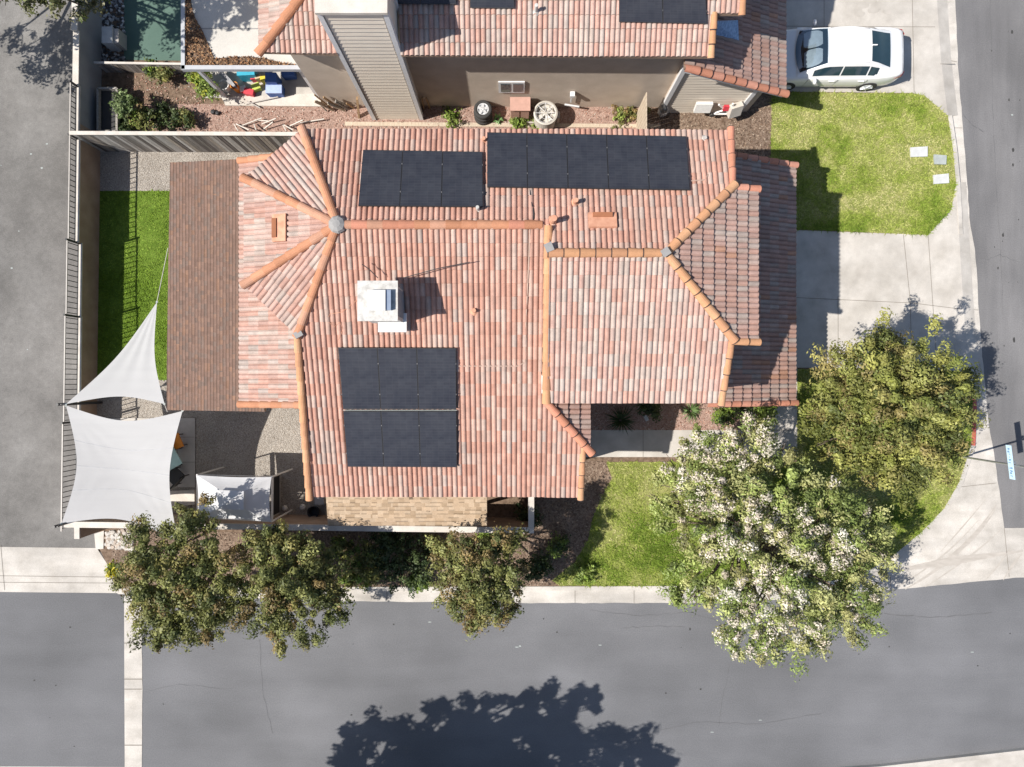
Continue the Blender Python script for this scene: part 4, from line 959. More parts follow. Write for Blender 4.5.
for p in cc: obj('leg', MB().box((p.x * .995 + can.location.x * .005, p.y, 1.1), (.04, .04, 2.1)), 'white', can)
sc = thing('privacy_screen', 'low black screen standing beside the white canopy', 'screen', (P(278, 497, 1).x, P(278, 497, 1).y, 0))
pS = P(271.8, 497, .85)
obj('panel', MB().box((pS.x, pS.y, .46), (.04, 1.3, .7)), 'black', sc)
b = MB()
for q_ in (-1, 1): b.box((pS.x, pS.y + q_ * .67, .47), (.05, .05, .78))
b.box((pS.x + .01, pS.y, .12), (.06, 1.3, .04)); obj('frame', b, 'rail', sc)
p = P(315, 511, .2); b = MB().lathe((p.x, p.y, LOT), [(.12, 0), (.2, .3), (.21, .34), (.18, .34), (.16, .1), (.01, .1)], 18); obj('plant_pot', b, 'black', label='empty round black pot by the end of the lean-to', cat='pot', smooth=True)
for (x, y, s, lb) in ((285, 508, .1, 'pale stone on the gravel beside the black screen'), (303, 507, .11, 'pale stone on the gravel beside the black pot')):
    p = P(x, y, LOT); obj('stone', MB().lathe(p, [(s, -.02), (s * 1.1, .03), (s * .8, .09), (s * .2, .11)], 7), 'stone', label=lb, cat='stone')
# patio furniture seen past the edge of the sail
def chair(px, py, rz, matn, label):
    p = P(px, py, .4); t = thing('patio_chair', label, 'chair', (p.x, p.y, LOT))
    m = Matrix.Rotation(rz, 3, 'Z'); q = lambda x, y, z: Vector((p.x, p.y, LOT)) + m @ Vector((x, y, z))
    obj('seat', MB().box(q(0, 0, .42), (.5, .5, .05), rz=rz), matn, t); obj('backrest', MB().box(q(-.25, 0, .68), (.05, .5, .5), rz=rz, ry=-.15), matn, t)
    for sx in (-.2, .2):
        for sy in (-.2, .2): obj('leg', MB().bar(q(sx, sy, 0), q(sx, sy, .42), .03), 'iron', t)
chair(176, 442, .4, 'orange', 'orange patio chair at the edge of the square sail'); chair(177, 476, 2.4, 'black', 'dark patio chair on the slab near the canopy')
p = P(171, 458, .7); t = thing('patio_table', 'aqua topped patio table mostly under the square sail', 'table', (p.x, p.y, LOT))
obj('table_top', MB().box((p.x - .2, p.y, .74), (.9, .9, .04), rz=.5), 'aqua', t)
for s in ((-.3, -.3), (.3, -.3), (.3, .3), (-.3, .3)): obj('leg', MB().bar((p.x - .2 + s[0], p.y + s[1], LOT), (p.x - .2 + s[0] * .9, p.y + s[1] * .9, .72), .04), 'iron', t)
# black sail-edge fence posts
# ---------------------------------------------------------------- neighbour clutter
struct('concrete_strip', MB().prism(poly([(222, 98), (320, 94), (322, 107), (226, 106)], LOT), LOT, LOT + .06), 'cream')
struct('neighbour_patio', MB().sheet(poly([(205, 60), (325, 60), (325, 98), (205, 98)], LOT), Z3), 'conc')
def bucket(px, py, r, h, mat, label, name='bucket'):
    p = P(px, py, h); b = MB().lathe((p.x, p.y, LOT), [(r * .8, 0), (r, h), (r * 1.08, h), (r * 1.08, h + .03), (r * .9, h + .03), (r * .8, h * .3), (.01, h * .3)], 16)
    t = thing(name, label, 'bucket', (p.x, p.y, LOT)); obj('body', b, mat, t)
    b = MB().tube([(p.x + r * math.cos(a), p.y + r * .6 * math.sin(a), LOT + h + .02 + .04 * math.sin(a)) for a in np.linspace(0, PI, 9)], .008, 5); obj('handle', b, 'steel', t)
bucket(235.5, 87, .13, .38, 'orange', 'orange bucket under the edge of the patio cover'); bucket(225, 86, .17, .35, 'white', 'round white bucket beside the orange bucket')
def crate(px, py, d, mat, label, name='storage_bin', lid=None, rz=0):
    p = P(px, py, d[2]); t = thing(name, label, 'bin', (p.x, p.y, LOT))
    b = MB().box((p.x, p.y, LOT + d[2] / 2), d, rz=rz, taper=1.08); obj('body', b, mat, t)
    obj('lid', MB().box((p.x, p.y, LOT + d[2] + .02), (d[0] * 1.1, d[1] * 1.1, .04), rz=rz), lid or mat, t)
crate(275, 90, (.5, .3, .4), 'blue', 'blue bin with a pale lid on the neighbour patio', lid='paleblue'); crate(247, 73, (.55, .25, .5), 'teal', 'teal tote just under the patio cover gutter', rz=.05)
crate(250, 93, (.3, .18, .22), 'red', 'small red box on the neighbour patio edge', lid='red', rz=-.2); crate(244, 90, (.2, .16, .16), 'red', 'tiny red box beside the larger red box', lid='white', rz=.3)
crate(289, 74, (.4, .2, .35), 'blue', 'dark blue tote in the shade beside the stucco wall', rz=.1)
crate(257, 88, (.26, .2, .2), 'lime', 'lime green box among the clutter on the neighbour patio', rz=.4); crate(264, 80, (.16, .14, .35), 'yellow', 'narrow yellow box behind the lime green box', rz=.1); crate(259, 78, (.2, .14, .3), 'sand', 'sand coloured box beside the narrow yellow box', rz=.3)
crate(272, 79, (.34, .3, .62), 'blue', 'tall blue bin behind the pale lidded bin')
crate(254, 79, (.16, .12, .24), 'red', 'small red carton behind the lime green box', rz=.2)
p = P(226, 77, .5); b = MB().grid(lambda u, v: Vector((p.x - .35 + .8 * u, p.y + .3 - .75 * u + (v - .5) * .22 * math.sin(PI * min(1, u * .9 + .1)), .42 + .2 * u)), 12, 4); b.grid(lambda u, v: Vector((p.x - .35 + .8 * u, p.y + .3 - .75 * u + (v - .5) * .22 * math.sin(PI * min(1, u * .9 + .1)), .36 + .2 * u)), 12, 4, flip=True)
obj('surfboard', b, 'grey', label='grey board leaning on the clutter under the patio cover', cat='board')
def stick(a, c, w_, mat, label, name, cat, group): obj(name, MB().bar(a, c, w_, w_ * .5), mat, label=label, cat=cat, group=group)
for k in range(11):
    x = 318 + k * 3.1 + random.uniform(-1, 1); a = P(x + random.uniform(4, 12), 111 - random.uniform(0, 5), LOT + .05); c = P(x - random.uniform(2, 14), 91, random.uniform(.7, 1.5)); c.y = 9.62 - random.uniform(0, .12)
    stick(a, c, random.uniform(.04, .08), random.choice(['wood', 'wood_grey', 'wood_pale', 'wood']), 'narrow scrap board leaning in the pile against the stucco wall', 'scrap_board', 'board', 'scrap boards piled against the neighbour wall')
for a, c, w_, lb in (((359, 117), (357, 98), .12, 'amber board standing upright beside the chimney'), ((430, 108), (426, 94), .07, 'short timber leaning on the dark wall, chimney side of its pair'), ((424, 109), (422, 95), .07, 'short timber leaning on the dark wall beside the chimney')):
    A = P(*a, LOT); C = P(*c, 1.1); C.y = min(C.y, 9.58); stick(A, C, w_, 'wood', lb, 'timber', 'timber', None) if False else obj('timber', MB().bar(A, C, w_, w_ * .5), 'wood', label=lb, cat='timber')
for k, (a, c) in enumerate((((241, 126), (262, 118)), ((234, 124), (238, 131)), ((236, 124), (249, 130)), ((255, 120), (268, 121)), ((262, 124), (276, 118.5)), ((264, 129), (273, 122)), ((283, 125), (286, 131)), ((284, 125), (293, 130)), ((290, 126), (303, 120)), ((300, 123), (324, 119)), ((254, 124), (256, 130)))):
    obj('scrap_pipe', MB().bar(P(*a, .2), P(*c, .28 + .1 * (k % 3)), .035, .03), 'cream', label='piece of white pipe lying on the red gravel by the board fence', cat='pipe', group='white pipe scraps by the fence')
for k, (a, c) in enumerate((((203 + 44, 101), (260, 108)), ((278, 97), (246, 104)))):
    obj('scrap_rod', MB().bar(P(*a, .25), P(*c, .2), .035), 'rail', label=('thin dark rod lying across the concrete edge', 'long pale rod lying across the concrete edge')[k], cat='rod')
p = P(215.5, 112, .15); b = MB()
b.lathe((p.x - .08, p.y, LOT), [(.06, 0), (.09, .05), (.07, .11), (.01, .12)], 9); b.lathe((p.x + .07, p.y - .04, LOT), [(.05, 0), (.08, .05), (.06, .1), (.01, .11)], 9); obj('shoe', b, 'black', label='dark shoe lying on the red gravel', cat='shoe')
# planter box
t = thing('planter_box', 'tall empty wooden planter box against the grey alley wall', 'planter', (P(107, 108, .6).x, P(107, 108, .6).y, 0))
hb = .75; q = [P(97.5, 88, hb), P(116.5, 88, hb), P(116.5, 131, hb), P(97.5, 131, hb)]; q2 = [(v.x, v.y) for v in q]
for i in range(4): strip(q2[i], q2[(i + 1) % 4], .07, LOT, hb, 'wood_grey', 'side_board', t)
obj('soil', MB().prism([(v[0] * .97 + t.location.x * .03, v[1] * .97 + t.location.y * .03) for v in q2], LOT, .6), 'black', t)  # black fill standing in for the shade inside the empty box
# utility cabinet by alley wall
p = P(101, 27, 1.2); t = thing('utility_cabinet', 'grey metal cabinet standing by the alley wall near the river rocks', 'cabinet', (p.x, p.y, 0))
obj('cabinet', MB().box((p.x - .1, p.y, .4), (.36, .56, .6)), 'lid_white', t); obj('grille', MB().box((p.x + .17, p.y, .36), (.16, .5, .52)), 'rail', t)
# tyres
tb = P(481, 112, .7); tx, ty = P(483.5, 112, .1).x, P(0, 117, .1).y
def tyre_mb(c, ri=.2, ro=.315, h=.2):
    return MB().lathe(c, [(ri, 0), (ro * .93, .0), (ro, .04), (ro, h - .04), (ro * .93, h), (ri, h), (ri * .95, h * .5), (ri, .01)], 30)
TG = 'stacked car tyres by the neighbour wall'
for k, (lb) in enumerate(('bottom tyre of the stack by the dark stucco wall', 'middle tyre of the stack by the dark stucco wall', 'top tyre of the stack with a silver five spoke rim')):
    c = (tx + random.uniform(-.03, .03), ty + .02 * k, LOT + .205 * k); t = thing('car_tyre', lb, 'tyre', c, TG)
    obj('tread', tyre_mb(c), 'rubber', t, smooth=True)
    if k == 2:
        b = MB().lathe((c[0], c[1], c[2] + .1), [(.2, 0), (.2, .09), (.17, .085), (.165, .03), (.01, .03)], 24)
        for a in range(5):
            an = a * 2 * PI / 5 + .3; b.bar((c[0], c[1], c[2] + .18), (c[0] + .18 * math.cos(an), c[1] + .18 * math.sin(an), c[2] + .18), .085, .03)
        b.lathe((c[0], c[1], c[2] + .16), [(.05, 0), (.05, .045), (.01, .05)], 12); obj('rim', b, 'silver', t)
# pinkish cabinet
p = P(520, 109, .5); t = thing('meter_cabinet', 'pinkish beige double cabinet against the stucco wall beside the round condenser', 'cabinet', (p.x, p.y, 0))
obj('cabinet', MB().box((p.x, 9.42, .62), (.62, .4, .85)), 'pinkbox', t); obj('lid', MB().box((p.x, 9.38, 1.07), (.68, .46, .05)), 'pinkbox', t)
for s in (-.16, .16): obj('door', MB().box((p.x + s, 9.205, .6), (.27, .02, .7)), 'pinkbox', t)
obj('pipe', MB().tube([(p.x - .4, 9.1, .2), (p.x + .5, 9.1, .2), (p.x + .6, 9.2, .5)], .03, 8), 'rail', t)
# condenser
p = P(546, 113, .85); ccx, ccy = p.x, P(0, 117, .1).y
cx_, cy_ = P(545.5, 0, .8).x, P(0, 114, .8).y
t = thing('air_conditioner', 'round pale air conditioner condenser with fan grille on top', 'air conditioner', (cx_, cy_, LOT))
b = MB().lathe((cx_, cy_, LOT), [(.36, 0), (.38, .05), (.38, .72), (.41, .74), (.41, .8), (.36, .82), (.345, .8), (.34, .62), (.01, .6)], 32); obj('casing', b, 'condenser', t)
b = MB()
for k in range(8): an = k * PI / 4; b.bar((cx_ + .05 * math.cos(an), cy_ + .05 * math.sin(an), LOT + .8), (cx_ + .36 * math.cos(an), cy_ + .36 * math.sin(an), LOT + .8), .012)
for rr in (.2, .33): b.tube([(cx_ + rr * math.cos(a), cy_ + rr * math.sin(a), LOT + .8) for a in np.linspace(0, 2 * PI, 25)], .006, 5)
obj('grille', b, 'trim', t)
b = MB()
for k in range(4):
    an = k * PI / 2 + .5
    b.add([(cx_ + r_ * math.cos(an + a), cy_ + r_ * math.sin(an + a), LOT + .7 + z) for r_, a, z in ((.06, -.5, 0), (.3, -.35, -.02), (.3, .35, .05), (.06, .5, .03))], [(0, 1, 2, 3)])
b.lathe((cx_, cy_, LOT + .66), [(.07, 0), (.07, .08), (.02, .09)], 12); obj('fan', b, 'condenser', t)
b = MB().box((cx_ + .45, cy_ + .02, .45), (.1, .22, .5)); obj('service_box', b, 'rail', t)
# stuff on the siding wall
def item(name, c, d, mat, label, cat, rx=0, rz=0, ry=0): return obj(name, MB().box(c, d, rx=rx, rz=rz, ry=ry), mat, label=label, cat=cat)
a = P(704, 94, 1.1); item('foam_block', (a.x, GW - .2, 1.0), (.55, .12, .42), 'white', 'white slab leaning flat on the siding wall', 'slab', rx=-.3)
a = P(742, 98, 1.0); item('foam_block', (a.x - .2, GW - .25, .9), (.42, .2, .5), 'cream', 'cream box leaning on the siding beside the corner trim', 'slab', rx=-.3, rz=.3)
a = P(726, 96, .9); t = thing('folded_stroller', 'folded white and red pushchair leaning on the siding wall', 'pushchair', (a.x, GW - .3, LOT))
b = MB()
for (p0, p1) in (((-.4, -.1, .5), (.4, 0, 1.1)), ((-.3, 0, 1.1), (.35, -.12, .5)), ((-.4, -.1, .55), (.3, -.1, .55)), ((.1, -.05, 1.3), (.35, -.1, .5))): b.bar((a.x + p0[0], GW - .15 + p0[1], p0[2]), (a.x + p1[0], GW - .15 + p1[1], p1[2]), .05)
obj('frame', b, 'white', t); obj('seat', MB().box((a.x + .02, GW - .2, .95), (.25, .08, .22), rx=-.3), 'red', t)
for s in (-.35, .3): obj('wheel', MB().tube([(a.x + s, GW - .3, .5), (a.x + s, GW - .24, .5)], .09, 14), 'rubber', t)
a = P(663, 111, .6); t = thing('garden_tap_post', 'grey standpipe and coiled fitting at the foot of the corner trim', 'standpipe', (a.x, a.y, LOT))
obj('pipe', MB().tube([(a.x, a.y, LOT), (a.x, a.y, .8), (a.x - .1, a.y + .1, .95)], .05, 8), 'steel', t); obj('coil', MB().tube([(a.x + .15 * math.cos(k * .6), a.y + .15 * math.sin(k * .6), .45 + k * .012) for k in range(26)], .025, 6), 'rail', t)
# utility covers in the lawn
for (q, mt, lb) in (([(909.5, 148), (926.5, 147), (926.5, 157), (910, 157.5)], 'lid_white', 'pale concrete meter cover in the lawn, farthest from the kerb'), ([(933, 155), (945.5, 156), (945, 165), (933.5, 164.5)], 'lid_grey', 'grey mossy meter cover in the lawn'), ([(932.5, 175.5), (947.5, 174), (948, 183.5), (933, 184.5)], 'lid_white', 'white meter cover in the lawn right beside the kerb')):
    obj('meter_cover', MB().prism(poly(q, LOT), LOT, LOT + .07), mt, label=lb, cat='meter cover', group='meter covers in the lawn')
p = P(977, 401, .12); 

# ---------------------------------------------------------------- street sign
p0 = P(963.5, 457, 0.1); t = thing('street_sign', 'tall pole at the red kerb with a pale blue street name blade', 'street sign', p0)
obj('pole', MB().tube([(p0.x, p0.y, 0), (p0.x + .05, p0.y, 4.6)], .035, 10), 'steel', t)
bz = 2.42; by0, by1 = P(0, 445, bz).y, P(0, 479.5, bz).y
bl = MB().box((p0.x + .0 - .05, (by0 + by1) / 2, bz), (.012, by0 - by1, .23), rz=.12); bd = obj('blade', bl, 'sign', t)
b = MB(); nL = 11
for k in range(nL):
    if k == 6: continue
    yy = by0 - .13 - k * (by0 - by1 - .24) / (nL - 1); xx = p0.x - .05 - .008 + (yy - (by0 + by1) / 2) * -.12
    for s in range(2): b.box((xx, yy + random.uniform(-.02, .02), bz + random.uniform(-.04, .04)), (.004, random.choice([.018, .05]), random.choice([.02, .09])), rz=.12)
obj('lettering', b, 'signink', bd)
obj('bracket', MB().box((p0.x, (by0 + by1) / 2, bz), (.06, .08, .26)), 'steel', t)

# ---------------------------------------------------------------- car
def build_car():
    cx, cy = 10.93, 11.13; z0 = LOT + .004
    t = thing('parked_car', 'white sedan parked nose first on the neighbour driveway', 'car', (cx, cy, z0))
    W = lambda x, y, z: Vector((cx + x, cy + y, z0 + z))
    ST = [(-2.30, .58, .60), (-2.24, .72, .68), (-2.05, .83, .77), (-1.7, .885, .84), (-1.3, .90, .90), (-.9, .905, .94), (0, .905, .95), (.9, .905, .98), (1.4, .90, 1.0), (1.75, .875, 1.03), (2.0, .83, 1.04), (2.17, .77, 1.01), (2.27, .70, .86), (2.31, .66, .6)]
    SEC = lambda w, h: [(0, .2), (w * .9, .2), (w * .985, .32), (w, .5), (w * .995, .66), (w * .975, h - .1), (w * .93, h - .035), (w * .84, h), (w * .5, h + .018), (0, h + .025)]
    b = MB(); vs = []; n = 19
    for x, w, h in ST:
        s = SEC(w, h); ring = [(y, z) for y, z in s] + [(-y, z) for y, z in s[::-1][1:-1]]
        n = len(ring); vs += [W(x, y, z) for y, z in ring]
    fs = []
    for i in range(len(ST) - 1):
        for k in range(n): fs.append((i * n + k, (i + 1) * n + k, (i + 1) * n + (k + 1) % n, i * n + (k + 1) % n))
    fs += [tuple(range(n)), tuple(range((len(ST) - 1) * n, len(ST) * n))[::-1]]
    b.add(vs, fs); obj('body', b, 'carpaint', t, smooth=True)
    CS = [(-1.34, .76, .93), (-1.1, .71, 1.07), (-.8, .66, 1.25), (-.5, .60, 1.385), (-.1, .605, 1.44), (.4, .605, 1.45), (.9, .575, 1.395), (1.2, .585, 1.29), (1.5, .62, 1.15), (1.80, .66, 1.03)]
    def prof(x):
        for i in range(len(CS) - 1):
            if CS[i][0] <= x <= CS[i + 1][0]:
                f = (x - CS[i][0]) / (CS[i + 1][0] - CS[i][0]); return [CS[i][k] + (CS[i + 1][k] - CS[i][k]) * f for k in (1, 2)]
        return CS[-1][1:] if x > 0 else CS[0][1:]
    BELT = lambda x: .945 + .03 * (x + 1) / 2.5
    def S(x, v, up=0):   # v -1..1 across the roof
        yr, zt = prof(x); return W(x, v * yr, zt + .035 * (1 - v * v) + up)
    b = MB()
    b.grid(lambda u, v: S(-1.34 + 3.14 * v, 1 - 2 * u), 14, 28)
    for s in (-1, 1):
        def side(u, v, s=s):
            x = -1.34 + 3.14 * v; yr, zt = prof(x); yb = .84 - (.05 if x > 1.2 else 0); return W(x, s * (yr + (yb - yr) * u), zt + (min(BELT(x), zt) - zt) * u)
        b.grid(side, 4, 28, flip=(s > 0))
    obj('roof_shell', b, 'carpaint', t, smooth=True)
    def glass(name, x0, x1, vm, mat, lift, bow=0.0, par=t):
        b = MB(); b.grid(lambda u, v: S(x0 + (x1 - x0) * v + bow * (1 - (1 - 2 * u) ** 2) * (1 - v), (1 - 2 * u) * (vm), lift), 12, 10); return obj(name, b, mat, par, smooth=True)
    glass('dashboard', -1.27, -.53, .93, 'darkglass', .006, -.14)
    glass('windshield', -1.28, -.52, .95, 'glass', .03, -.14)
    glass('rear_window', .93, 1.7, .88, 'darkglass', .008)
    for s in (-1, 1):
        for (xa, xb) in ((-.86, .02), (.07, .92), (.97, 1.3)):
            b = MB()
            def sg(u, v, s=s, xa=xa, xb=xb):
                x = xa + (xb - xa) * v; yr, zt = prof(x); tt = .2 + .66 * u; yb = .84 - (.05 if x > 1.2 else 0)
                return W(x, s * (yr + (yb - yr) * tt + .012), zt + (min(BELT(x), zt) - zt) * tt)
            b.grid(sg, 3, 6, flip=(s > 0)); obj('side_window', b, 'darkglass', t, smooth=True)
    for s in (-1, 1):
        b = MB().lathe((0, 0, 0), [(.01, -.03), (.06, -.02), (.075, 0), (.06, .03), (.01, .04)], 12)
        b.v = [tuple(W(-.78 + v[2] * 1.6, s * (.985 + v[0] * 1.5), .98 + v[1] * .9)) for v in b.v]; obj('side_mirror', b, 'carpaint', t, smooth=True)
        for x in (-1.5, 1.3):
            w_ = obj('wheel', MB().tube([W(x, s * .72, .32), W(x, s * .915, .32)], .325, 28), 'rubber', t)
            b = MB().tube([W(x, s * .9, .32), W(x, s * .922, .32)], .2, 20)
            for k in range(5):
                a = k * 2 * PI / 5; b.bar(W(x, s * .926, .32), W(x + .2 * math.cos(a), s * .926, .32 + .2 * math.sin(a)), .05, .02)
            obj('rim', b, 'silver', w_)
        b = MB(); b.add([W(1.93, s * .86, .80), W(2.2, s * .775, .83), W(2.27, s * .62, .83), W(2.27, s * .62, .93), W(2.18, s * .77, .95), W(1.98, s * .853, .87)], [(0, 1, 4, 5), (1, 2, 3, 4)] if s < 0 else [(5, 4, 1, 0), (4, 3, 2, 1)])
        obj('tail_light', b, 'tail', t)
        for x in (.0, 1.0): obj('door_handle', MB().box(W(x - .12, s * .905, .78), (.2, .03, .035)), 'carpaint', t)
        b = MB()
        for x in (-.95, .05, 1.05): b.box(W(x, s * .902, .6), (.008, .012, .55))
        obj('door_seam', b, 'grey', t)
    b = MB()
    for (p0, p1) in (((1.84, -.62), (1.84, .62)), ((2.14, -.7), (2.14, .7))): b.bar(W(p0[0], p0[1], 1.062 if p0[0] < 2 else 1.035), W(p1[0], p1[1], 1.062 if p0[0] < 2 else 1.035), .008, .008)
    for sg_ in (-1, 1): b.bar(W(-.45, sg_ * .575, 1.425), W(.85, sg_ * .555, 1.425), .012, .012)
    obj('trim_seam', b, 'grey', t)
    obj('antenna_fin', MB().box(W(1.0, 0, 1.44), (.16, .03, .05)), 'carpaint', t)
    b = MB()
    for sgn in (-1, 1): b.grid(lambda u, v, sgn=sgn: S(-1.17 + .5 * v - 0.0, sgn * .45 + (u - .5) * .84 * (1 - .25 * abs(2 * v - 1) ** 3), .016), 8, 8, flip=True)
    o = obj('windshield_sunshade', b, 'silver', smooth=True, label='silver folding sunshade inside the windshield of the white sedan', cat='sunshade')
build_car()

# ---------------------------------------------------------------- plants
def crown(name, parent, lobes, ncl, nleaf, size, pal, rng, flat_=.25, spread=.22, mat='leaf', spike=.0, keep=None, tufts=None, tone=.25):
    L = [(np.array(P(x, y, z)), r * (HCAM - z) / FPX) for x, y, z, r in lobes]
    if tufts is None:
        wts = np.array([r ** 2 for _, r in L]); wts /= wts.sum()
        idx = rng.choice(len(L), ncl, p=wts)
        c0 = np.array([L[i][0] for i in idx]); r0 = np.array([L[i][1] for i in idx])
        d = rng.normal(0, 1, (ncl, 3)); d[:, 2] = np.abs(d[:, 2]) * .9 - .2; d /= np.linalg.norm(d, axis=1)[:, None]
        rad = r0 * (rng.uniform(.2, 1, ncl) ** .5) * (1 + spike * (rng.random(ncl) ** 4))
        cc_ = c0 + d * rad[:, None] * np.array([1, 1, .7])
        tr = spread * rng.uniform(.6, 1.45, ncl)
    else:
        cc_, d, tr = tufts; ncl = len(cc_)
    base = np.array(pal)[rng.integers(0, len(pal), ncl)] * rng.uniform(1 - tone * 1.35, 1 + tone, ncl)[:, None]
    m_ = ncl * nleaf
    e = rng.normal(0, 1, (ncl, nleaf, 3)); e[:, :, 2] = np.abs(e[:, :, 2]) - .35; e /= np.linalg.norm(e, axis=2)[:, :, None]
    along = rng.uniform(-.7, 1.0, (ncl, nleaf, 1)) * tr[:, None, None]
    pos = (cc_[:, None, :] + e * (tr[:, None, None] * rng.uniform(.35, 1, (ncl, nleaf, 1))) * np.array([1, 1, .75]) + d[:, None, :] * along * np.array([1, 1, .4])).reshape(-1, 3)
    pos[:, 2] = np.maximum(pos[:, 2], LOT + .02)
    V = quads(pos, rng.uniform(.6, 1.35, m_) * size, rng, flat=0, asp=.5, nb=(e.reshape(-1, 3) * 1.5 + np.array([0, 0, .45])))
    C = np.repeat(base, nleaf, 0) * rng.uniform(.7, 1.3, m_)[:, None]
    if name == 'crown': LAST[0] = (cc_, d, tr)
    return raw_mesh(name, V, None, np.clip(C, 0, 1), mat, parent)
LAST = [None]
def wood(parent, base, lobes, r0, rng, fork=.45):
    top = sum((P(x, y, z) for x, y, z, r in lobes), Vector()) / len(lobes); base = Vector(base); f = base.lerp(top, fork); f.x = f.x * .5 + base.x * .5; f.y = f.y * .5 + base.y * .5
    b = MB().tube([base - Vector((0, 0, .05)), base.lerp(f, .5) + Vector((.04, .03, 0)), f], [r0 * 1.3, r0, r0 * .85], 10)
    for x, y, z, r in lobes:
        e = P(x, y, z); m = f.lerp(e, .5) + Vector((rng.normal(0, .1), rng.normal(0, .1), .12)); b.tube([f, m, e], [r0 * .55, r0 * .35, r0 * .12], 7)
        for q in range(3):
            a = rng.uniform(0, 2 * PI); rr = r * (HCAM - z) / FPX * .85; g = e + Vector((math.cos(a) * rr, math.sin(a) * rr, rr * .25)); s = m.lerp(e, .5 + .15 * q)
            b.tube([s, s.lerp(g, .5) + Vector((0, 0, .06)), g], [r0 * .22, r0 * .13, r0 * .05], 5)
    obj('trunk', b, 'bark', parent, smooth=True)
OL = [(.11, .13, .04), (.17, .185, .055), (.22, .23, .07), (.27, .25, .08), (.26, .19, .075), (.13, .15, .045), (.28, .29, .1), (.2, .21, .065)]
YG = [(.18, .21, .05), (.25, .27, .065), (.32, .32, .085), (.33, .31, .1), (.21, .23, .055), (.31, .26, .095), (.13, .155, .045), (.29, .3, .085)]
WG = [(.2, .26, .07), (.29, .35, .1), (.37, .41, .14), (.42, .43, .18), (.15, .19, .055), (.36, .35, .14)]
DG = [(.04, .065, .022), (.06, .09, .03), (.085, .115, .04)]
LG = [(.16, .24, .04), (.21, .3, .05), (.26, .33, .08)]
def tree(label, base, lobes, ncl, nleaf, size, pal, r0, flowers=None, name='tree', group=None, seed=1, spike=.35, spread=.2, flat_=.25):
    rng = np.random.default_rng(seed)
    t = thing(name, label, 'tree', base, group)
    wood(t, base, lobes, r0, rng)
    crown('crown', t, lobes, ncl, nleaf, size, pal, rng, spike=spike, spread=spread, flat_=flat_)
    if flowers:
        cc_, d, tr = LAST[0]; pr = np.zeros(len(cc_))
        for x, y, z, r in flowers[0]:
            p = np.array(P(x, y, z)); rr = r * (HCAM - z) / FPX; pr = np.maximum(pr, np.clip(1.35 - np.hypot(cc_[:, 0] - p[0], cc_[:, 1] - p[1]) / rr, 0, 1))
        k = rng.random(len(cc_)) < np.maximum(pr, .05) * flowers[1]
        crown('blossom', t, lobes, 0, flowers[2], flowers[3], flowers[4], rng, mat='petal', tufts=(cc_[k] + d[k] * tr[k][:, None] * .5 + np.array([0, 0, .06]), d[k], tr[k] * .72), tone=.08)
    return t
# trees along the street, from the sails to the front lawn
tree('olive green tree with reddish tips beside the square shade sail', (-9.6, -5.75, LOT), [(150, 545, 3.3, 26), (140, 580, 3.1, 26), (165, 580, 3.8, 34), (195, 545, 3.7, 26), (196, 515, 3.3, 17), (210, 575, 3.7, 32), (160, 615, 3.1, 26), (190, 610, 3.4, 30), (225, 600, 3.2, 20), (172, 636, 2.8, 14), (206, 625, 2.9, 16), (136, 566, 2.9, 12)], 330, 150, .047, OL, .1, seed=3)
tree('olive green tree leaning over the kerb, next to the tree beside the sail', (-7.3, -5.8, LOT), [(262, 560, 3.5, 26), (290, 575, 3.7, 32), (262, 600, 3.4, 26), (305, 610, 3.2, 28), (325, 585, 3.1, 22), (284, 632, 2.9, 16), (290, 545, 3.2, 22), (335, 605, 2.7, 14), (318, 560, 3.1, 18)], 240, 150, .047, OL, .09, seed=5)
tree('rust tipped tree in front of the open gap in the garden wall', (-1.6, -5.5, LOT), [(470, 570, 3.8, 28), (495, 560, 3.8, 24), (455, 588, 3.6, 20), (485, 595, 3.5, 24), (508, 580, 3.3, 18), (472, 615, 3.1, 15), (500, 545, 3.5, 15), (445, 555, 3.3, 14), (508, 612, 2.9, 9), (510, 545, 3.4, 11)], 190, 140, .047, OL + [(.22, .17, .07)], .08, seed=7)
FL = [(.74, .68, .56), (.8, .75, .64), (.68, .6, .48), (.76, .68, .58)]
WL_ = [(775, 545, 4.6, 48), (735, 520, 4.3, 40), (720, 480, 4.0, 30), (745, 450, 3.8, 26), (700, 450, 3.4, 20), (780, 490, 4.3, 36), (825, 520, 4.2, 36), (850, 545, 3.8, 30), (820, 580, 4.0, 40), (770, 600, 4.2, 42), (730, 575, 4.0, 36), (705, 530, 3.6, 26), (700, 590, 3.4, 18), (740, 625, 3.4, 26), (800, 625, 3.5, 28), (845, 610, 3.3, 26), (765, 645, 3.0, 14), (870, 520, 3.4, 18), (685, 500, 3.2, 18), (690, 470, 3.2, 16), (780, 455, 3.6, 18), (870, 628, 2.9, 9), (672, 480, 3.2, 14), (668, 500, 3.0, 12), (690, 598, 3.0, 14), (665, 462, 2.9, 10), (675, 595, 2.8, 8), (688, 560, 3.4, 18), (860, 640, 2.8, 7), (878, 590, 3.0, 10), (655, 500, 3.0, 12), (672, 520, 3.1, 14), (885, 545, 3.0, 10), (880, 560, 3.1, 14), (872, 610, 3.0, 14)]
FLO = [(760, 595, 4.5, 44), (735, 520, 4.6, 40), (710, 530, 3.8, 28), (720, 455, 4.0, 28), (745, 445, 4.0, 24), (745, 625, 3.6, 28), (790, 620, 3.7, 24), (695, 480, 3.4, 22), (845, 610, 3.5, 18), (775, 545, 4.9, 40), (825, 545, 4.3, 30), (700, 450, 3.5, 18)]
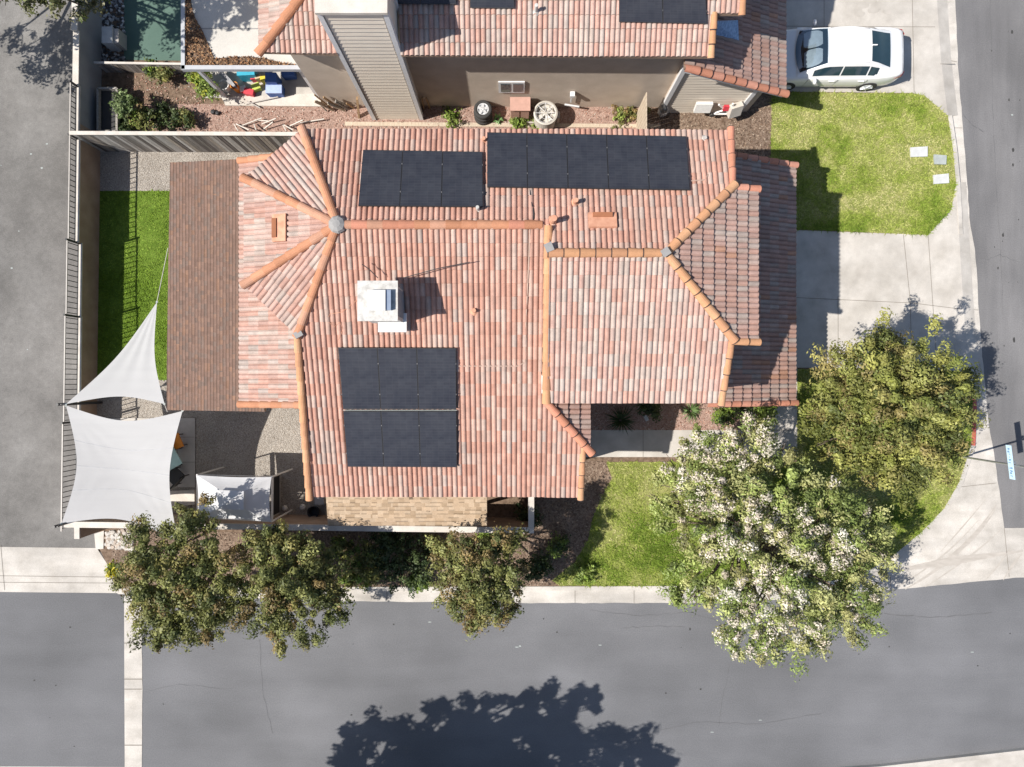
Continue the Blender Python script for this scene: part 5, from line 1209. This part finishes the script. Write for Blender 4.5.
tree('broad tree covered in white blossom by the front lawn kerb', (7.4, -4.9, LOT), WL_, 560, 140, .048, WG, .15, flowers=(FLO, 1.0, 80, .04, FL), seed=9, spread=.23, spike=.55)
tree('dense yellow green tree at the street corner beside the driveway', (10.9, -1.6, LOT), [(885, 400, 4.4, 46), (850, 385, 4.0, 32), (870, 360, 3.9, 28), (910, 365, 3.9, 32), (935, 385, 3.7, 30), (950, 400, 3.3, 22), (920, 415, 4.2, 38), (890, 440, 4.0, 38), (850, 420, 3.9, 30), (830, 440, 3.5, 20), (930, 445, 3.6, 26), (860, 460, 3.5, 24), (905, 470, 3.3, 24), (880, 340, 3.3, 15), (960, 385, 2.9, 14), (830, 395, 3.3, 18), (935, 475, 2.8, 14), (825, 415, 3.2, 14)], 400, 170, .048, YG, .13, seed=12, spread=.25, spike=.6)
_rs = random.Random(4); SHADOW_LOBES = []
for gx, gy, r in [(350, 735, 14), (370, 722, 11), (395, 724, 11), (345, 760, 16), (385, 745, 22), (410, 735, 17), (440, 716, 19), (434, 704, 7), (470, 716, 20), (484, 701, 12), (496, 698, 9), (520, 706, 16), (527, 690, 8), (546, 690, 8), (550, 705, 12), (575, 700, 13), (592, 694, 11), (555, 725, 20), (520, 735, 26), (470, 745, 28), (430, 750, 24), (585, 728, 9), (603, 735, 14), (625, 735, 14), (636, 727, 9), (648, 745, 9), (620, 752, 16), (658, 763, 12), (560, 757, 26), (500, 772, 30), (605, 774, 22), (400, 778, 24), (450, 788, 30), (540, 800, 34), (380, 805, 30), (480, 830, 36)]:
    z = _rs.uniform(6.2, 7.4); X = (gx - 512) * HCAM / FPX - KX * z; Y = (377.5 - gy) * HCAM / FPX - KY * z
    SHADOW_LOBES.append((512 + X * FPX / (HCAM - z), 383.5 - Y * FPX / (HCAM - z), z, r * HCAM / (HCAM - z)))
# trees just outside the frame: one hanging over the alley, one shading the lower road
tree('tall street tree whose crown shades the lower road', (-8.6, -15.4, 0), SHADOW_LOBES, 620, 70, .11, DG, .2, seed=21, spread=.22, spike=.15)
tree('feathery tree overhanging the top of the alley', (-16.6, 14.2, 0), [(20, -30, 4.2, 34), (60, -22, 3.9, 26), (-20, -20, 4.0, 30), (95, -18, 3.3, 22), (-60, 10, 3.8, 26), (-90, 30, 3.6, 22), (-110, 50, 3.4, 20), (-85, 12, 3.6, 20), (-120, 20, 3.5, 20), (-70, 40, 3.3, 14), (-146, 22, 3.5, 17), (-172, 6, 3.5, 14), (-138, 46, 3.4, 11), (-120, 2, 3.6, 13), (15, -2, 3.8, 14), (48, -2, 3.6, 12), (88, 8, 3.0, 9)], 300, 46, .065, [(.1, .13, .04), (.15, .17, .06), (.2, .2, .1), (.24, .23, .13)], .12, seed=25, spike=.6)
tree('taller leafy tree at the head of the alley shading the patio cover', (-15.6, 15.2, 0), [(20, -60, 7.2, 40), (-20, -50, 7.0, 36), (60, -85, 7.0, 40), (-50, -38, 7.2, 28), (10, -95, 7.4, 40), (40, -48, 6.8, 20), (-70, -60, 7.0, 30)], 150, 40, .1, DG, .14, seed=27)
def shrub(px, py, z, r, label, pal=DG, n=60, nl=34, size=.05, seed=None, name='shrub', spike=.2, lob=4):
    rng = np.random.default_rng(seed or int(px * 7 + py)); p = P(px, py, LOT)
    t = thing(name, label, 'shrub', p)
    lobes = [(px + rng.uniform(-.45, .45) * r, py + rng.uniform(-.45, .45) * r, z + rng.uniform(-.1, .15), r * rng.uniform(.5, .75)) for _ in range(lob)]
    b = MB()
    for x, y, zz, rr in lobes: b.tube([p, P(x, y, zz)], [.03, .012], 6)
    obj('stem', b, 'bark', t); crown('foliage', t, lobes, int(n * .75), nl, size, pal, rng, spike=spike, spread=.13)
shrub(364, 562, .8, 25, 'yellowish olive shrub by the kerb beyond the second street tree', OL + YG + LG, 190, lob=6)
shrub(404, 562, .9, 30, 'round dark green shrub between the olive shrub and the rust tipped tree', DG + [(.1, .14, .05)], 210, lob=6)
shrub(352, 578, .35, 11, 'low yellow green clump at the kerb beside the olive shrub', LG + YG, 45)
shrub(345, 548, .9, 13, 'olive shrub against the garden wall behind the second street tree', OL + LG, 55)
shrub(434, 548, .5, 12, 'bright green clump between the round dark shrub and the garden wall', LG + OL, 50)
shrub(560, 545, .4, 11, 'low green clump in the shaded bed beside the front lawn', LG + DG, 45)
shrub(385, 540, .8, 15, 'small dark shrub against the garden wall by the round shrub', DG, 60)
shrub(418, 580, .4, 11, 'low bright green clump at the kerb below the round shrub', LG, 45)
shrub(487, 537, .4, 9, 'bright green clump against the garden wall coping', LG, 40); shrub(535, 570, .6, 18, 'dark shrub on the shaded bed below the house corner', DG, 90)
shrub(584, 573, .3, 10, 'bright yellow green clump at the lawn edge by the kerb', LG, 40); shrub(113, 572, .7, 6, 'small bush of bright yellow flowers at the driveway apron', [(.55, .48, .02), (.6, .52, .05), (.2, .25, .03)], 40)
shrub(528, 515, .5, 12, 'dark hedge clump beside the wall return', DG, 60)
shrub(723, 416, .8, 14, 'glossy green shrub by the front bed below the tile eave', DG + LG, 70); shrub(765, 412, .6, 10, 'light green round shrub where the bed meets the walkway', LG, 55)
shrub(650, 407, .6, 12, 'dark low shrub in the shade under the front eave', DG, 50)
shrub(745, 408, .6, 9, 'small dark shrub between the two front bed shrubs', DG, 36)
shrub(127, 104, .9, 14, 'pale green feathery bush beside the planter box', [(.17, .24, .09), (.24, .31, .14), (.12, .17, .06)], 62); shrub(140, 117, .6, 15, 'dark green spreading bush by the board fence', DG + LG + OL, 60, spike=.8)
shrub(123, 127, .45, 8, 'dark bush squeezed between the planter box and the fence', DG, 50); shrub(205, 84, .7, 14, 'spiky yellow green bush at the patio cover corner', LG + [(.36, .38, .05)], 90)
shrub(165, 115, .35, 13, 'low dark straggling plant on the red gravel', DG, 50, spike=.8); shrub(183, 120, .35, 10, 'small straggling plant beside the dark low plant', DG + OL, 36, spike=.8); shrub(152, 70, .5, 9, 'small bright plant by the green ground sheet', LG + DG, 36)
shrub(163, 78, .5, 9, 'grey green plant near the low tattered fence', OL, 36)
shrub(450, 117, .25, 8, 'leafy green weed against the dark stucco wall', LG, 24); shrub(520, 124, .25, 8, 'low weeds in front of the pinkish cabinet', LG, 34)
shrub(538, 123, .2, 6, 'little weeds at the foot of the round condenser', LG, 20); shrub(618, 117, .25, 12, 'dry tangled weeds beside the side gate', OL + LG, 22, spike=.8); shrub(636, 112, .25, 8, 'small weed clump touching the side gate', OL + LG, 14, spike=.8)
def agave(px, py, r, h, label, col, n=26, w_=.035, cat='plant', name='spiky_plant'):
    p = P(px, py, LOT); b = MB(); rr = r * .0345
    for k in range(n):
        a = 2 * PI * k / n + random.uniform(-.2, .2); l = rr * random.uniform(.7, 1.1); e = h * random.uniform(.3, 1.1); sx, sy = math.cos(a), math.sin(a)
        pts = [(.02, .05), (l * .5, e * .8), (l, e * .55)]; vs = []
        for i, (q, z) in enumerate(pts):
            ww = w_ * (1, .9, .08)[i]; vs += [(p.x + sx * q - sy * ww, p.y + sy * q + sx * ww, LOT + z), (p.x + sx * q, p.y + sy * q, LOT + z - ww * .4), (p.x + sx * q + sy * ww, p.y + sy * q - sx * ww, LOT + z)]
        g = random.uniform(.7, 1.3); b.add(vs, [(0, 1, 4, 3), (1, 2, 5, 4), (3, 4, 7, 6), (4, 5, 8, 7)], tuple(c * g for c in col))
    t = thing(name, label, cat, p); obj('leaves', b, 'leaf', t); obj('stem', MB().lathe(p, [(.05, -.02), (.04, .12), (.01, .14)], 7), 'bark', t)
agave(620, 420, 17, .5, 'dark strappy plant hanging over the shaded walkway', (.05, .075, .03), 40, .022); agave(690, 411, 14, .45, 'bright green strappy plant at the edge of the eave shade', (.12, .19, .06), 34, .02)
agave(642, 404, 12, .4, 'green strappy plant tucked right under the front eave', (.07, .11, .04), 30, .02)
agave(498, 120, 6.5, .25, 'pale green rosette beside the tyre stack', (.2, .34, .13), 12, .05)
agave(208, 92, 12, .55, 'grassy green tuft in front of the spiky yellow bush', (.1, .17, .05), 44, .014)
p = P(646, 418, .2); obj('path_light', MB().box((p.x, p.y, .2), (.1, .2, .2), rz=.5), 'lid_white', label='small pale path light in the shaded front bed', cat='light')

# ---------------------------------------------------------------- camera, light, world
cam = bpy.data.cameras.new('camera'); co = bpy.data.objects.new('camera', cam); COL.objects.link(co)
co.location = (0, 0, HCAM); co.rotation_euler = (0, 0, 0)
cam.sensor_fit = 'HORIZONTAL'; cam.sensor_width = 36; cam.lens = 36 * FPX / 1024; cam.clip_end = 500; cam.clip_start = .1
scene.camera = co
sd = bpy.data.lights.new('sun', 'SUN'); sd.energy = 5.0; sd.angle = R(.53); sd.color = (1.0, .945, .87)
so = bpy.data.objects.new('sun', sd); COL.objects.link(so); so.location = (-20, -5, 30)
so.rotation_euler = Vector((KX, KY, -1)).to_track_quat('-Z', 'Y').to_euler()
elev = math.atan2(1, math.hypot(KX, KY))
wd = bpy.data.worlds.new('World'); scene.world = wd; wd.use_nodes = True; nt = wd.node_tree
sk = nt.nodes.new('ShaderNodeTexSky'); sk.sky_type = 'NISHITA'; sk.sun_disc = False; sk.sun_elevation = elev; sk.sun_rotation = math.atan2(-KX, -KY) % (2 * PI)
bg = nt.nodes['Background']; nt.links.new(sk.outputs[0], bg.inputs['Color']); bg.inputs['Strength'].default_value = .085
vs = scene.view_settings; vs.view_transform = 'Standard'; vs.look = 'None'; vs.exposure = .5; vs.gamma = 1; vs.use_curve_mapping = False
